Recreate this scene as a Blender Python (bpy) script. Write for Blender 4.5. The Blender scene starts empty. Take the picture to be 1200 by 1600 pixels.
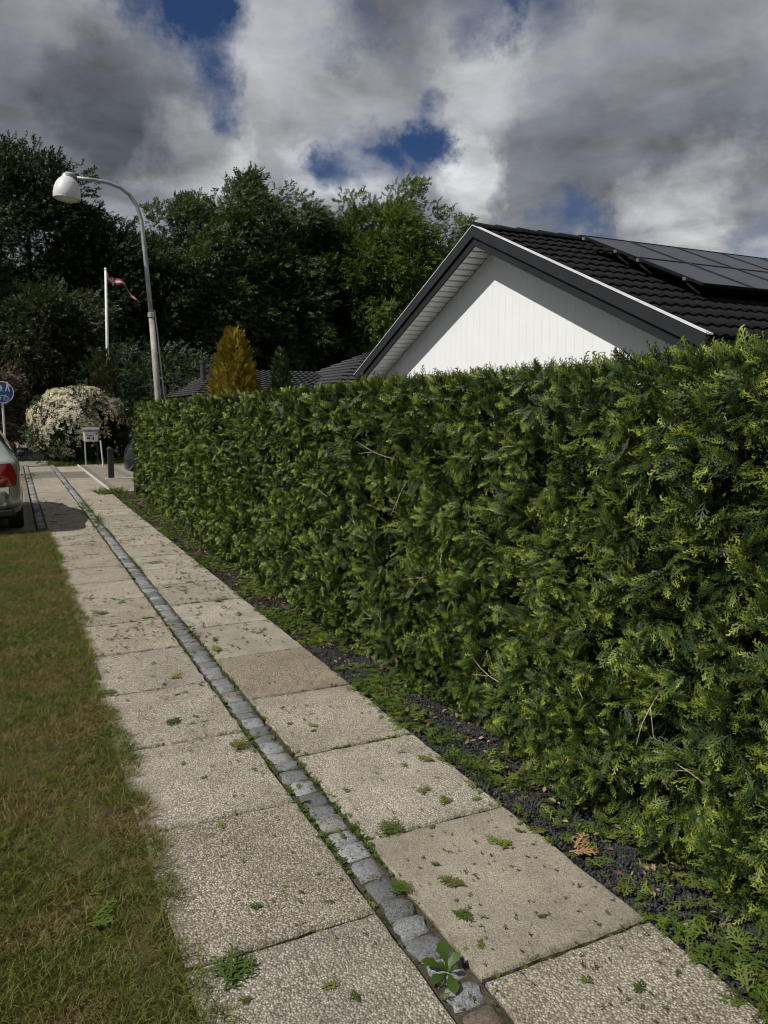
import bpy, math, random
import numpy as np
from mathutils import Vector, Matrix
rnd = random.Random(7); rng = np.random.default_rng(7)
R = math.radians
scn = bpy.context.scene
C = scn.collection

# ------------------------------------------------------------------ camera, sky, sun, exposure
CAM_H = 1.6
cam = bpy.data.cameras.new('camera'); camo = bpy.data.objects.new('camera', cam); C.objects.link(camo)
cam.sensor_fit = 'VERTICAL'; cam.sensor_height = 24.0; cam.lens = 18.0
cam.clip_start = 0.05; cam.clip_end = 2000
camo.location = (0, 0, CAM_H); camo.rotation_euler = (R(90 - 7.219), 0, R(-25.618))
scn.camera = camo
scn.view_settings.view_transform = 'Standard'; scn.view_settings.look = 'None'
scn.view_settings.exposure = -0.10; scn.view_settings.gamma = 1.0; scn.view_settings.use_curve_mapping = False
scn.cycles.use_denoising = True; scn.cycles.denoising_prefilter = 'ACCURATE'; scn.cycles.denoising_input_passes = 'RGB_ALBEDO_NORMAL'; scn.cycles.filter_width = 1.15; scn.cycles.sample_clamp_indirect = 4.0; scn.cycles.use_light_tree = False; scn.cycles.adaptive_threshold = 0.008
SUN_EL, SUN_AZ = 49.0, 5.0          # azimuth: degrees behind the street's left-hand normal
SUNV = Vector((-math.cos(R(SUN_EL))*math.cos(R(SUN_AZ)), -math.cos(R(SUN_EL))*math.sin(R(SUN_AZ)), math.sin(R(SUN_EL))))
sun = bpy.data.lights.new('sun', 'SUN'); suno = bpy.data.objects.new('sun', sun); C.objects.link(suno)
sun.energy = 4.8; sun.angle = R(0.5); sun.color = (1.0, 0.965, 0.90)
suno.rotation_euler = SUNV.to_track_quat('Z', 'Y').to_euler(); suno.location = (-20, 0, 30)

def pix(px, py):
    "world direction that a pixel of the 1200x1600 photograph looks along"
    v = Vector(((px-600)/1200, (800-py)/1200, -1.0)); v.normalize()
    return camo.rotation_euler.to_matrix() @ v
def aty(px, py, y):
    d = pix(px, py); t = y/d.y; return Vector((d.x*t, y, CAM_H + d.z*t))
def gnd(px, py, z=0.0):
    d = pix(px, py); t = (z-CAM_H)/d.z; return Vector((d.x*t, d.y*t, z))

class NT:
    "terse node builder"
    def __init__(s, tree): s.t = tree; s.n = tree.nodes; s.l = tree.links
    def new(s, typ, **kw):
        n = s.n.new(typ)
        for k, v in kw.items(): setattr(n, k, v)
        return n
    def put(s, sock, v):
        if v is None: return
        if hasattr(v, 'node'): s.l.new(v, sock)
        else: sock.default_value = v
    def math(s, op, a, b=None, c=None, clamp=False):
        n = s.new('ShaderNodeMath', operation=op, use_clamp=clamp)
        for i, v in enumerate((a, b, c)): s.put(n.inputs[i], v)
        return n.outputs[0]
    def vmath(s, op, a, b=None, out=0):
        n = s.new('ShaderNodeVectorMath', operation=op); s.put(n.inputs[0], a)
        if b is not None: s.put(n.inputs[1], b)
        return n.outputs[out]
    def noise(s, vec, scale, detail=4, rough=0.55, dist=0.0, out=0):
        n = s.new('ShaderNodeTexNoise'); s.put(n.inputs['Vector'], vec)
        n.inputs['Scale'].default_value = scale; n.inputs['Detail'].default_value = detail
        n.inputs['Roughness'].default_value = rough; n.inputs['Distortion'].default_value = dist
        return n.outputs[out]
    def voro(s, vec, scale, feature='F1', out='Distance', rand=1.0):
        n = s.new('ShaderNodeTexVoronoi', feature=feature); s.put(n.inputs['Vector'], vec)
        n.inputs['Scale'].default_value = scale; n.inputs['Randomness'].default_value = rand
        return n.outputs[out]
    def rng(s, v, a, b, c=0.0, d=1.0, smooth=False):
        n = s.new('ShaderNodeMapRange', interpolation_type='SMOOTHSTEP' if smooth else 'LINEAR'); s.put(n.inputs[0], v)
        for i, x in enumerate((a, b, c, d)): s.put(n.inputs[i+1], x)
        return n.outputs[0]
    def mix(s, f, a, b, mode='MIX'):
        n = s.new('ShaderNodeMix', data_type='RGBA', blend_type=mode); n.clamp_factor = True
        s.put(n.inputs[0], f)
        for i, v in ((6, a), (7, b)):
            if isinstance(v, tuple) and len(v) == 3: v = v + (1.0,)
            s.put(n.inputs[i], v)
        return n.outputs[2]
    def ramp(s, f, stops):
        n = s.new('ShaderNodeValToRGB'); s.put(n.inputs[0], f)
        e = n.color_ramp.elements
        while len(e) < len(stops): e.new(0.5)
        for el, (p, c) in zip(e, stops): el.position = p; el.color = tuple(c) + (1,)
        return n.outputs[0]

world = bpy.data.worlds.new('World'); scn.world = world; world.use_nodes = True
w = NT(world.node_tree); w.n.clear()
sky = w.new('ShaderNodeTexSky', sky_type='NISHITA'); sky.sun_disc = False
sky.sun_elevation = R(SUN_EL); sky.sun_rotation = R(270 - SUN_AZ); sky.altitude = 200; sky.ozone_density = 3.0; sky.dust_density = 0.3
D = w.new('ShaderNodeTexCoord').outputs['Generated']
D = w.vmath('NORMALIZE', D)
sp = w.new('ShaderNodeSeparateXYZ'); w.put(sp.inputs[0], D)
zz = w.math('MAXIMUM', w.math('ADD', sp.outputs[2], 0.16), 0.06)
cb = w.new('ShaderNodeCombineXYZ'); w.put(cb.inputs[0], w.math('DIVIDE', sp.outputs[0], zz)); w.put(cb.inputs[1], w.math('DIVIDE', sp.outputs[1], zz)); cb.inputs[2].default_value = 3.3
P0 = cb.outputs[0]
def scaled(v, k):
    n = w.new('ShaderNodeVectorMath', operation='SCALE'); w.put(n.inputs[0], v); n.inputs['Scale'].default_value = k; return n.outputs[0]
def cloudfield(off):
    p = w.vmath('ADD', P0, off)
    p = w.vmath('ADD', p, scaled(w.vmath('SUBTRACT', w.noise(p, 1.7, 4, .5, out=1), (.5, .5, .5)), .35))
    big = w.noise(p, 1.5, 3, 0.5); small = w.noise(p, 4.2, 10, 0.60)
    return w.math('ADD', w.math('MULTIPLY', big, .62), w.math('MULTIPLY', small, .38))
def blobs(lst):
    tot = None
    for px, py, r, wt in lst:
        d = pix(px, py); c = w.vmath('DOT_PRODUCT', Dw, tuple(d), out='Value')
        v = w.math('MULTIPLY', w.rng(c, math.cos(r/1200), 1.0, 0, 1, smooth=True), wt)
        tot = v if tot is None else w.math('ADD', tot, v)
    return tot
warp = scaled(w.vmath('SUBTRACT', w.noise(D, 6.0, 8, 0.66, out=1), (0.5, 0.5, 0.5)), .21)
Dw = w.vmath('NORMALIZE', w.vmath('ADD', D, warp))
a1 = cloudfield((0, 0, 0)); a2 = cloudfield((-0.14, -0.04, 0.04))
# gaps of blue between the clouds, and the thick grey bodies, as they stood in the sky
gaps = blobs([(322, 78, 85, -.24), (300, 20, 60, -.20), (545, 25, 70, -.20), (740, 25, 75, -.22), (860, 5, 95, -.26), (665, 185, 60, -.20), (640, 235, 60, -.20), (560, 265, 70, -.22), (500, 275, 50, -.12), (900, 345, 80, -.24), (965, 335, 70, -.16),
              (215, 5, 70, -.24), (150, 120, 170, .12), (480, 150, 150, .10), (880, 160, 200, .14), (1080, 200, 200, .14), (745, 295, 60, .12)])
thick = blobs([(215, 185, 130, .26), (70, 150, 170, .18), (1150, 60, 210, .08), (860, 300, 130, .13), (1000, 240, 170, .05), (640, 25, 110, .12), (1180, 230, 120, .14), (560, 190, 90, .06), (900, 130, 180, -.05),
               (1085, 325, 110, -.28), (310, 225, 110, -.28), (720, 285, 80, -.32), (530, 290, 80, -.25), (140, 60, 110, -.06), (740, 110, 120, -.16), (470, 110, 130, -.08)])
cov = w.rng(w.math('ADD', a1, gaps), 0.15, 0.52, 0, 1, smooth=True)
thk = w.rng(w.math('ADD', w.math('ADD', w.math('MULTIPLY', a1, 1.15), -.12), thick), 0.20, 0.84, 0, 1)
lit = w.rng(w.math('SUBTRACT', a1, a2), -0.10, 0.10, 0.66, 1.34)
ccol = w.ramp(thk, [(0.0, (0.60, 0.615, 0.63)), (0.28, (0.365, 0.38, 0.405)), (0.60, (0.195, 0.207, 0.232)), (1.0, (0.088, 0.097, 0.116))])
ccol = w.mix(1.0, ccol, lit, 'MULTIPLY')
# clouds nearer the sun scatter more of its light
sd = w.vmath('DOT_PRODUCT', D, tuple(SUNV), out='Value')
ccol = w.mix(1.0, ccol, w.rng(sd, 0.45, 1.0, 1.0, 1.4), 'MULTIPLY')
skyc = w.mix(1.0, sky.outputs[0], (0.19, 0.25, 0.37), 'MULTIPLY')
bgs = w.new('ShaderNodeBackground'); w.put(bgs.inputs[0], skyc); bgs.inputs[1].default_value = 0.12
bgc = w.new('ShaderNodeBackground'); w.put(bgc.inputs[0], ccol); bgc.inputs[1].default_value = 1.0
mx = w.new('ShaderNodeMixShader'); w.put(mx.inputs[0], cov); w.l.new(bgs.outputs[0], mx.inputs[1]); w.l.new(bgc.outputs[0], mx.inputs[2])
wo = w.new('ShaderNodeOutputWorld'); w.l.new(mx.outputs[0], wo.inputs[0])
world.cycles.sampling_method = 'MANUAL'; world.cycles.sample_map_resolution = 1024

# ------------------------------------------------------------------ helpers
def tag(o, label=None, cat=None, group=None, kind=None):
    for k, v in (('label', label), ('category', cat), ('group', group), ('kind', kind)):
        if v: o[k] = v
    return o
def link(name, me, mat=None, parent=None):
    o = bpy.data.objects.new(name, me); C.objects.link(o)
    if mat and me and not me.materials: me.materials.append(mat)
    if parent: o.parent = parent
    return o
def empty(name, loc=(0, 0, 0), rz=0):
    o = bpy.data.objects.new(name, None); C.objects.link(o); o.location = loc; o.rotation_euler = (0, 0, rz); o.empty_display_size = .2
    return o
def mesh(name, v, f, mat=None, smooth=False):
    me = bpy.data.meshes.new(name); me.from_pydata([tuple(p) for p in v], [], f); me.update()
    if mat: me.materials.append(mat)
    if smooth: me.polygons.foreach_set('use_smooth', [True]*len(me.polygons))
    return me
class MB:
    "collects shapes for ONE mesh"
    def __init__(s): s.v = []; s.f = []
    def add(s, v, f):
        b = len(s.v); s.v += [tuple(p) for p in v]; s.f += [[i+b for i in q] for q in f]; return s
    def box(s, c, d, rot=None, bev=0.0):
        hx, hy, hz = d[0]/2, d[1]/2, d[2]/2
        if bev:
            b = min(bev, hx*.9, hy*.9, hz*.9); vs = []
            for sz in (-1, 1):                 # bevelled top and bottom rims plus chamfered corners
                for k, (ix, iy) in enumerate(((hx-b, hy), (hx, hy-b))): pass
            rings = []
            def ring(x, y, z, c_): return [(x-c_, -y, z), (x, -y+c_, z), (x, y-c_, z), (x-c_, y, z), (-x+c_, y, z), (-x, y-c_, z), (-x, -y+c_, z), (-x+c_, -y, z)]
            rings = [ring(hx-b, hy-b, -hz, b*.4), ring(hx, hy, -hz+b, b), ring(hx, hy, hz-b, b), ring(hx-b, hy-b, hz, b*.4)]
            vs = [p for r_ in rings for p in r_]; fs = [list(range(7, -1, -1)), list(range(24, 32))]
            for k in range(3):
                for i in range(8): j = (i+1) % 8; fs.append([k*8+i, k*8+j, k*8+8+j, k*8+8+i])
        else:
            vs = [(x, y, z) for z in (-hz, hz) for y in (-hy, hy) for x in (-hx, hx)]
            fs = [[0, 2, 3, 1], [4, 5, 7, 6], [0, 1, 5, 4], [2, 6, 7, 3], [0, 4, 6, 2], [1, 3, 7, 5]]
        M = rot if rot is not None else Matrix.Identity(3)
        return s.add([M @ Vector(p) + Vector(c) for p in vs], fs)
    def tube(s, path, rad, n=8, cap=True):
        path = [Vector(p) for p in path]; rad = rad if isinstance(rad, (list, tuple)) else [rad]*len(path)
        vs = []; up = None
        for i, p in enumerate(path):
            t = (path[min(i+1, len(path)-1)] - path[max(i-1, 0)]).normalized()
            if up is None: up = Vector((0, 0, 1)) if abs(t.z) < .9 else Vector((1, 0, 0))
            a = (up - t*up.dot(t)).normalized(); b = t.cross(a); up = a
            vs += [p + (a*math.cos(k*2*math.pi/n) + b*math.sin(k*2*math.pi/n))*rad[i] for k in range(n)]
        fs = []
        for i in range(len(path)-1):
            for k in range(n): fs.append([i*n+k, i*n+(k+1) % n, (i+1)*n+(k+1) % n, (i+1)*n+k])
        if cap: fs += [list(range(n-1, -1, -1)), list(range((len(path)-1)*n, len(path)*n))]
        return s.add(vs, fs)
    def lathe(s, prof, c=(0, 0, 0), n=24, M=None):
        vs = []; M = M or Matrix.Identity(3)
        for r_, z in prof: vs += [M @ Vector((r_*math.cos(k*2*math.pi/n), r_*math.sin(k*2*math.pi/n), z)) + Vector(c) for k in range(n)]
        fs = []
        for i in range(len(prof)-1):
            for k in range(n): fs.append([i*n+k, i*n+(k+1) % n, (i+1)*n+(k+1) % n, (i+1)*n+k])
        return s.add(vs, fs)
    def prism(s, poly, axis, a, b):
        "polygon of (u,v) pairs pushed along an axis from a to b"
        def pt(u, v, t): return {'x': (t, u, v), 'y': (u, t, v), 'z': (u, v, t)}[axis]
        n = len(poly)
        return s.add([pt(u, v, a) for u, v in poly] + [pt(u, v, b) for u, v in poly],
                     [list(range(n-1, -1, -1)), list(range(n, 2*n))] + [[i, (i+1) % n, n+(i+1) % n, n+i] for i in range(n)])
    def build(s, name, mat, parent=None, smooth=False):
        return link(name, s.mesh(name, mat, smooth), None, parent)
    def mesh(s, name, mat, smooth=False):
        me = mesh(name, s.v, s.f, mat, smooth)
        import bmesh
        b = bmesh.new(); b.from_mesh(me); bmesh.ops.recalc_face_normals(b, faces=b.faces); b.to_mesh(me); b.free()
        return me

# ------------------------------------------------------------------ materials
def material(name):
    m = bpy.data.materials.new(name); m.use_nodes = True; t = NT(m.node_tree)
    b = t.n['Principled BSDF']; return m, t, b
def plain(name, col, rough=0.6, metal=0.0, var=0.25, scale=8.0, bump=0.0, bscale=60.0, spec=0.5, dirt=None):
    m, t, b = material(name)
    co = t.new('ShaderNodeTexCoord').outputs['Object']
    n1 = t.noise(co, scale, 6, 0.65)
    f = t.rng(n1, 0.3, 0.7, 1-var, 1+var)
    c = t.mix(1.0, tuple(col), f, 'MULTIPLY')
    if dirt: c = t.mix(t.rng(t.noise(co, scale*.6, 8, .7), .5, .72, 0, dirt[1]), c, dirt[0])
    t.put(b.inputs['Base Color'], c); b.inputs['Roughness'].default_value = rough; b.inputs['Metallic'].default_value = metal
    b.inputs['Specular IOR Level'].default_value = spec
    if bump:
        bn = t.new('ShaderNodeBump'); bn.inputs['Strength'].default_value = bump; bn.inputs['Distance'].default_value = .01
        t.put(bn.inputs['Height'], t.noise(co, bscale, 6, .6)); t.put(b.inputs['Normal'], bn.outputs[0])
    return m
def foliage(name, cols, rough=0.5, trans=0.35, patch=0.0, patchcol=(.2, .2, .02), pscale=1.2, spec=0.4, dry=None, tip=None):
    "leaf material: colour picked per instance, broad patches by place"
    m, t, b = material(name)
    oi = t.new('ShaderNodeObjectInfo')
    n = len(cols); c = t.ramp(oi.outputs['Random'], [(i/max(1, n-1), cc) for i, cc in enumerate(cols)])
    geo = t.new('ShaderNodeNewGeometry')
    if patch:
        f = t.rng(t.noise(geo.outputs['Position'], pscale, 3, .6), .46, .66, 0, patch, smooth=True)
        c = t.mix(f, c, patchcol)
    if tip:
        at_ = t.new('ShaderNodeAttribute', attribute_name='tip'); c = t.mix(t.math('MULTIPLY', t.rng(at_.outputs['Fac'], .35, 1.0), t.math('MULTIPLY', t.rng(oi.outputs['Random'], .1, .6), t.rng(t.noise(geo.outputs['Position'], 7.0, 3, .6), .36, .60, .12, 1.0))), c, tip)
    if dry:
        f = t.rng(t.noise(geo.outputs['Position'], dry[1], 4, .65), dry[2], dry[2]+.14, 0, dry[3], smooth=True)
        c = t.mix(f, c, dry[0])
    t.put(b.inputs['Base Color'], c); b.inputs['Roughness'].default_value = rough; b.inputs['Specular IOR Level'].default_value = spec
    tr = t.new('ShaderNodeBsdfTranslucent'); t.put(tr.inputs[0], t.mix(1.0, c, (1.15, 1.2, .55), 'MULTIPLY'))
    ms = t.new('ShaderNodeMixShader'); ms.inputs[0].default_value = trans
    t.l.new(b.outputs[0], ms.inputs[1]); t.l.new(tr.outputs[0], ms.inputs[2])
    t.l.new(ms.outputs[0], t.n['Material Output'].inputs[0])
    return m

def make_slab_mat():
    m, t, b = material('exposed_aggregate_concrete')
    co = t.new('ShaderNodeNewGeometry').outputs['Position']
    oi = t.new('ShaderNodeObjectInfo'); sep = t.new('ShaderNodeSeparateColor'); t.put(sep.inputs[0], oi.outputs['Color'])
    tone, coarse, brown = sep.outputs
    wv = t.vmath('ADD', co, t.new('ShaderNodeCombineXYZ').outputs[0])
    cellc = t.voro(wv, 140.0, out='Color'); cd = t.voro(wv, 140.0)
    sc = t.new('ShaderNodeSeparateColor'); t.put(sc.inputs[0], cellc)
    fine = t.voro(wv, 300.0, out='Color'); sf = t.new('ShaderNodeSeparateColor'); t.put(sf.inputs[0], fine)
    stone = t.ramp(sc.outputs[0], [(0.0, (.14, .122, .096)), (0.2, (.24, .213, .17)), (0.5, (.35, .317, .255)), (0.8, (.46, .42, .345)), (1.0, (.60, .56, .485))])
    paste = t.ramp(sf.outputs[1], [(0.0, (.20, .18, .14)), (0.5, (.31, .28, .22)), (1.0, (.42, .385, .31))])
    gapf = t.rng(cd, 0.40, 0.62, 0, 1, smooth=True)
    stone = t.mix(t.math('MULTIPLY', gapf, .72), stone, (.09, .08, .06))
    wear = t.rng(t.noise(co, 2.6, 5, .65), .35, .65, .0, .3)
    c = t.mix(t.math('SUBTRACT', coarse, wear, clamp=True), paste, stone)
    c = t.mix(brown, c, t.mix(1.0, c, (.86, .68, .50), 'MULTIPLY'))
    stain = t.rng(t.noise(co, 3.1, 8, .7), .38, .66, 1.08, .74)
    c = t.mix(1.0, c, stain, 'MULTIPLY')
    moss = t.math('MULTIPLY', t.rng(t.noise(co, 1.3, 6, .7), .56, .72, 0, .55, smooth=True), t.rng(t.noise(co, 28, 4, .7), .42, .6))
    c = t.mix(moss, c, (.12, .105, .06))
    # crumbs of soil in the pits of the surface
    c = t.mix(t.rng(t.noise(co, 70, 3, .6), .66, .72, 0, .7), c, (.055, .05, .03))
    ob = t.new('ShaderNodeSeparateXYZ'); t.put(ob.inputs[0], t.new('ShaderNodeTexCoord').outputs['Object'])
    ed = t.math('MAXIMUM', t.math('DIVIDE', t.math('ABSOLUTE', ob.outputs[0]), .307), t.math('DIVIDE', t.math('ABSOLUTE', ob.outputs[1]), .395))
    ed = t.rng(t.math('ADD', ed, t.rng(t.noise(co, 9, 6, .7), .3, .7, -.13, .08)), .92, 1.0, 0, .7)
    c = t.mix(t.math('MULTIPLY', ed, t.rng(t.noise(co, 60, 4, .7), .35, .6)), c, (.10, .088, .05))
    c = t.mix(1.0, c, t.rng(tone, 0, 1, .36, 1.68), 'MULTIPLY')
    t.put(b.inputs['Base Color'], c); b.inputs['Roughness'].default_value = .9; b.inputs['Specular IOR Level'].default_value = .25
    h = t.math('MULTIPLY', t.math('SUBTRACT', 1.0, cd), t.rng(coarse, 0, 1, .15, 1.0))
    bn = t.new('ShaderNodeBump'); bn.inputs['Strength'].default_value = .9; bn.inputs['Distance'].default_value = .005
    t.put(bn.inputs['Height'], t.math('ADD', h, t.math('MULTIPLY', t.noise(co, 300, 3, .6), .25))); t.put(b.inputs['Normal'], bn.outputs[0])
    return m
def make_granite():
    m, t, b = material('granite_cobble')
    co = t.new('ShaderNodeNewGeometry').outputs['Position']; oi = t.new('ShaderNodeObjectInfo')
    base = t.ramp(oi.outputs['Random'], [(0, (.10, .102, .106)), (.35, (.17, .173, .178)), (.7, (.26, .263, .268)), (.90, (.21, .196, .18)), (1, (.12, .08, .058))])
    sep = t.new('ShaderNodeSeparateColor'); t.put(sep.inputs[0], t.voro(co, 260, out='Color'))
    c = t.mix(1.0, base, t.rng(sep.outputs[0], 0, 1, .55, 1.5), 'MULTIPLY')
    c = t.mix(t.rng(t.noise(co, 16, 6, .7), .50, .66, 0, .75), c, (.085, .08, .055))
    t.put(b.inputs['Base Color'], c); b.inputs['Roughness'].default_value = .75
    bn = t.new('ShaderNodeBump'); bn.inputs['Strength'].default_value = .8; bn.inputs['Distance'].default_value = .012
    t.put(bn.inputs['Height'], t.noise(co, 45, 7, .65)); t.put(b.inputs['Normal'], bn.outputs[0])
    return m
def make_soil(name, c1, c2, scale=9, fs=120):
    m, t, b = material(name)
    co = t.new('ShaderNodeNewGeometry').outputs['Position']
    c = t.mix(t.rng(t.noise(co, scale, 8, .7), .35, .65), c1, c2)
    c = t.mix(1.0, c, t.rng(t.noise(co, fs, 4, .7), .3, .7, .5, 1.5), 'MULTIPLY')
    t.put(b.inputs['Base Color'], c); b.inputs['Roughness'].default_value = .95; b.inputs['Specular IOR Level'].default_value = .15
    bn = t.new('ShaderNodeBump'); bn.inputs['Strength'].default_value = .8; bn.inputs['Distance'].default_value = .02
    t.put(bn.inputs['Height'], t.noise(co, fs*.5, 6, .7)); t.put(b.inputs['Normal'], bn.outputs[0])
    return m
M_slab = make_slab_mat(); M_granite = make_granite()
M_soil = make_soil('dark_soil', (.025, .02, .013), (.055, .045, .028))
M_joint = make_soil('joint_sand', (.03, .027, .017), (.07, .06, .04))
M_turf = make_soil('dry_turf', (.05, .042, .016), (.10, .082, .034), 5, 180)
M_ground = make_soil('wood_floor', (.03, .032, .012), (.05, .045, .02), 1.5, 20)
M_asphalt = make_soil('asphalt', (.045, .045, .045), (.06, .06, .058), 3, 300)

# ------------------------------------------------------------------ scatter (one object of many tiny pieces)
def eul(ax, nm):
    "numpy: local X -> ax, local Z -> ~nm; returns XYZ euler angles"
    ax = ax/np.linalg.norm(ax, axis=1, keepdims=True)
    nm = nm - ax*np.sum(nm*ax, axis=1, keepdims=True); nm = nm/(np.linalg.norm(nm, axis=1, keepdims=True)+1e-9)
    yy = np.cross(nm, ax)
    ry = np.arcsin(np.clip(-ax[:, 2], -1, 1)); rz = np.arctan2(ax[:, 1], ax[:, 0]); rx = np.arctan2(yy[:, 2], nm[:, 2])
    return np.stack([rx, ry, rz], 1)
PROTO = {}
def proto(me):
    if me.name not in PROTO: PROTO[me.name] = bpy.data.objects.new('source_' + me.name, me)
    return PROTO[me.name]
def scatter(name, pts, rot, scl, protos, parent=None, kind='stuff'):
    n = len(pts); me = bpy.data.meshes.new(name); me.vertices.add(n)
    me.vertices.foreach_set('co', np.asarray(pts, np.float32).ravel())
    a = me.attributes.new('rot', 'FLOAT_VECTOR', 'POINT'); a.data.foreach_set('vector', np.asarray(rot, np.float32).ravel())
    a = me.attributes.new('scl', 'FLOAT', 'POINT'); a.data.foreach_set('value', np.asarray(scl, np.float32).ravel())
    a = me.attributes.new('idx', 'INT', 'POINT'); a.data.foreach_set('value', rng.integers(0, len(protos), n).astype(np.int32))
    o = link(name, me, None, parent)
    g = bpy.data.node_groups.new(name, 'GeometryNodeTree'); t = NT(g)
    g.interface.new_socket('Geometry', in_out='INPUT', socket_type='NodeSocketGeometry'); g.interface.new_socket('Geometry', in_out='OUTPUT', socket_type='NodeSocketGeometry')
    gi = t.new('NodeGroupInput'); go = t.new('NodeGroupOutput')
    jn = t.new('GeometryNodeJoinGeometry')
    for p in reversed(protos):
        ob = t.new('GeometryNodeObjectInfo'); ob.inputs['Object'].default_value = proto(p); ob.inputs['As Instance'].default_value = False
        gt = t.new('GeometryNodeGeometryToInstance'); t.l.new(ob.outputs['Geometry'], gt.inputs[0]); t.l.new(gt.outputs[0], jn.inputs[0])
    ip = t.new('GeometryNodeInstanceOnPoints'); t.l.new(gi.outputs[0], ip.inputs['Points']); t.l.new(jn.outputs[0], ip.inputs['Instance'])
    ip.inputs['Pick Instance'].default_value = True
    def at(nm, typ):
        q = t.new('GeometryNodeInputNamedAttribute', data_type=typ); q.inputs[0].default_value = nm; return q.outputs[0]
    t.l.new(at('idx', 'INT'), ip.inputs['Instance Index']); t.l.new(at('scl', 'FLOAT'), ip.inputs['Scale'])
    e2r = t.new('FunctionNodeEulerToRotation'); t.l.new(at('rot', 'FLOAT_VECTOR'), e2r.inputs[0]); t.l.new(e2r.outputs[0], ip.inputs['Rotation'])
    t.l.new(ip.outputs[0], go.inputs[0])
    md = o.modifiers.new('scatter', 'NODES'); md.node_group = g
    if kind: o['kind'] = kind
    return o
def nrm(n, s): return rng.normal(0, s, n)
def vnoise(x, y, seed=0):
    "cheap smooth noise, about -1..1"
    r = np.random.default_rng(seed); out = np.zeros_like(np.asarray(x, float)); amp = 1.0; fr = 1.0; tot = 0
    for k in range(4):
        for _ in range(3):
            th = r.uniform(0, 6.28); ph = r.uniform(0, 6.28)
            out += amp*np.sin(fr*(x*math.cos(th)+y*math.sin(th))*r.uniform(.8, 1.3)+ph)/3
        tot += amp; amp *= .6; fr *= 2.1
    return out/tot*1.8

# ---- small plant pieces
def strip(v, f, p, d, n_, w0, w1, L, segs=1, curve=0.0):
    "tapering leaf strip from p along d, lying across n_"
    side = n_.cross(d).normalized(); b = len(v)
    for i in range(segs+1):
        u = i/segs; c = p + d*(L*u) + n_*(curve*L*u*u); wd = (w0 + (w1-w0)*u)/2
        v.append(c - side*wd); v.append(c + side*wd)
    for i in range(segs): f.append([b+2*i, b+2*i+1, b+2*i+3, b+2*i+2])
def leaf(v, f, p, d, n_, L, W, fold=.15, curve=-.15):
    side = n_.cross(d).normalized(); b = len(v)
    v += [p, p + d*L*.45 + side*W/2 + n_*fold*W, p + d*L + n_*curve*L, p + d*L*.45 - side*W/2 + n_*fold*W, p + d*L*.5 + n_*(curve*.3*L)]
    f += [[b, b+1, b+4], [b+1, b+2, b+4], [b+2, b+3, b+4], [b+3, b, b+4]]
def thuja_spray(seed, L=.12, n=10, wide=.55, wt=.0036, droop=-.5, a0=32, a1=52):
    r = random.Random(seed); v = []; f = []; Z = Vector((0, 0, 1)); X = Vector((1, 0, 0))
    strip(v, f, Vector((0, 0, 0)), X, Z, wt*1.3, wt*.9, L, 3, droop*.25)
    for i in range(n):
        u = .10 + .84*i/(n-1); s = 1 if i % 2 else -1
        p = Vector((L*u, 0, droop*.25*L*u*u))
        ang = R(r.uniform(a0, a1))*s; d = Vector((math.cos(ang), math.sin(ang), r.uniform(-.12, .06) + droop*.35*u)).normalized()
        bl = L*wide*(1.0-.78*u)*(.55 + min(1, u*4)*.45)*r.uniform(.8, 1.2)
        strip(v, f, p, d, Z, wt, wt*.75, bl, 2, r.uniform(-.25, .05))
        k = max(1, int(bl/.0115))
        for j in range(k):
            uu = (j+.7)/(k+.5); s2 = 1 if j % 2 else -1
            a2 = ang + s2*R(r.uniform(30, 45)); d2 = Vector((math.cos(a2), math.sin(a2), d.z + r.uniform(-.15, .12))).normalized()
            strip(v, f, p + d*bl*uu, d2, Z, wt, wt*.6, bl*(.46-.22*uu)*r.uniform(.8, 1.2)+.004, 1)
    return v, f
def sprig(seed, n=11, L=.45, leafL=.13, leafW=.075, spread=.9):
    r = random.Random(seed); v = []; f = []
    strip(v, f, Vector((0, 0, 0)), Vector((1, 0, 0)), Vector((0, 0, 1)), .012, .004, L, 2, -.15)
    for i in range(n):
        u = .12 + .88*i/(n-1); s = 1 if i % 2 else -1
        d = Vector((r.uniform(.3, .9), s*r.uniform(.3, 1)*spread, r.uniform(-.6, .35))).normalized()
        nn = Vector((r.uniform(-.5, .5), r.uniform(-.5, .5), 1)).normalized(); nn = (nn - d*nn.dot(d)).normalized()
        leaf(v, f, Vector((L*u, 0, -.15*L*u*u)), d, nn, leafL*r.uniform(.7, 1.25), leafW*r.uniform(.7, 1.2))
    return v, f
def blades(seed, n=9, h=.05, w=.0028, lean=.7):
    r = random.Random(seed); v = []; f = []
    for i in range(n):
        a = r.uniform(0, 6.28); ln = r.uniform(.1, lean); d = Vector((math.cos(a)*ln, math.sin(a)*ln, 1)).normalized()
        p = Vector((r.uniform(-.02, .02), r.uniform(-.02, .02), 0)); hh = h*r.uniform(.5, 1.3)
        side = d.cross(Vector((r.uniform(-1, 1), r.uniform(-1, 1), .1))).normalized(); b = len(v); out = Vector((math.cos(a), math.sin(a), -.35))
        for u, ww in ((0, w), (.55, w*.85), (1, w*.15)):
            c = p + d*hh*u + out*hh*.45*u*u
            v += [c - side*ww/2, c + side*ww/2]
        f += [[b, b+1, b+3, b+2], [b+2, b+3, b+5, b+4]]
    return v, f

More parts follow.
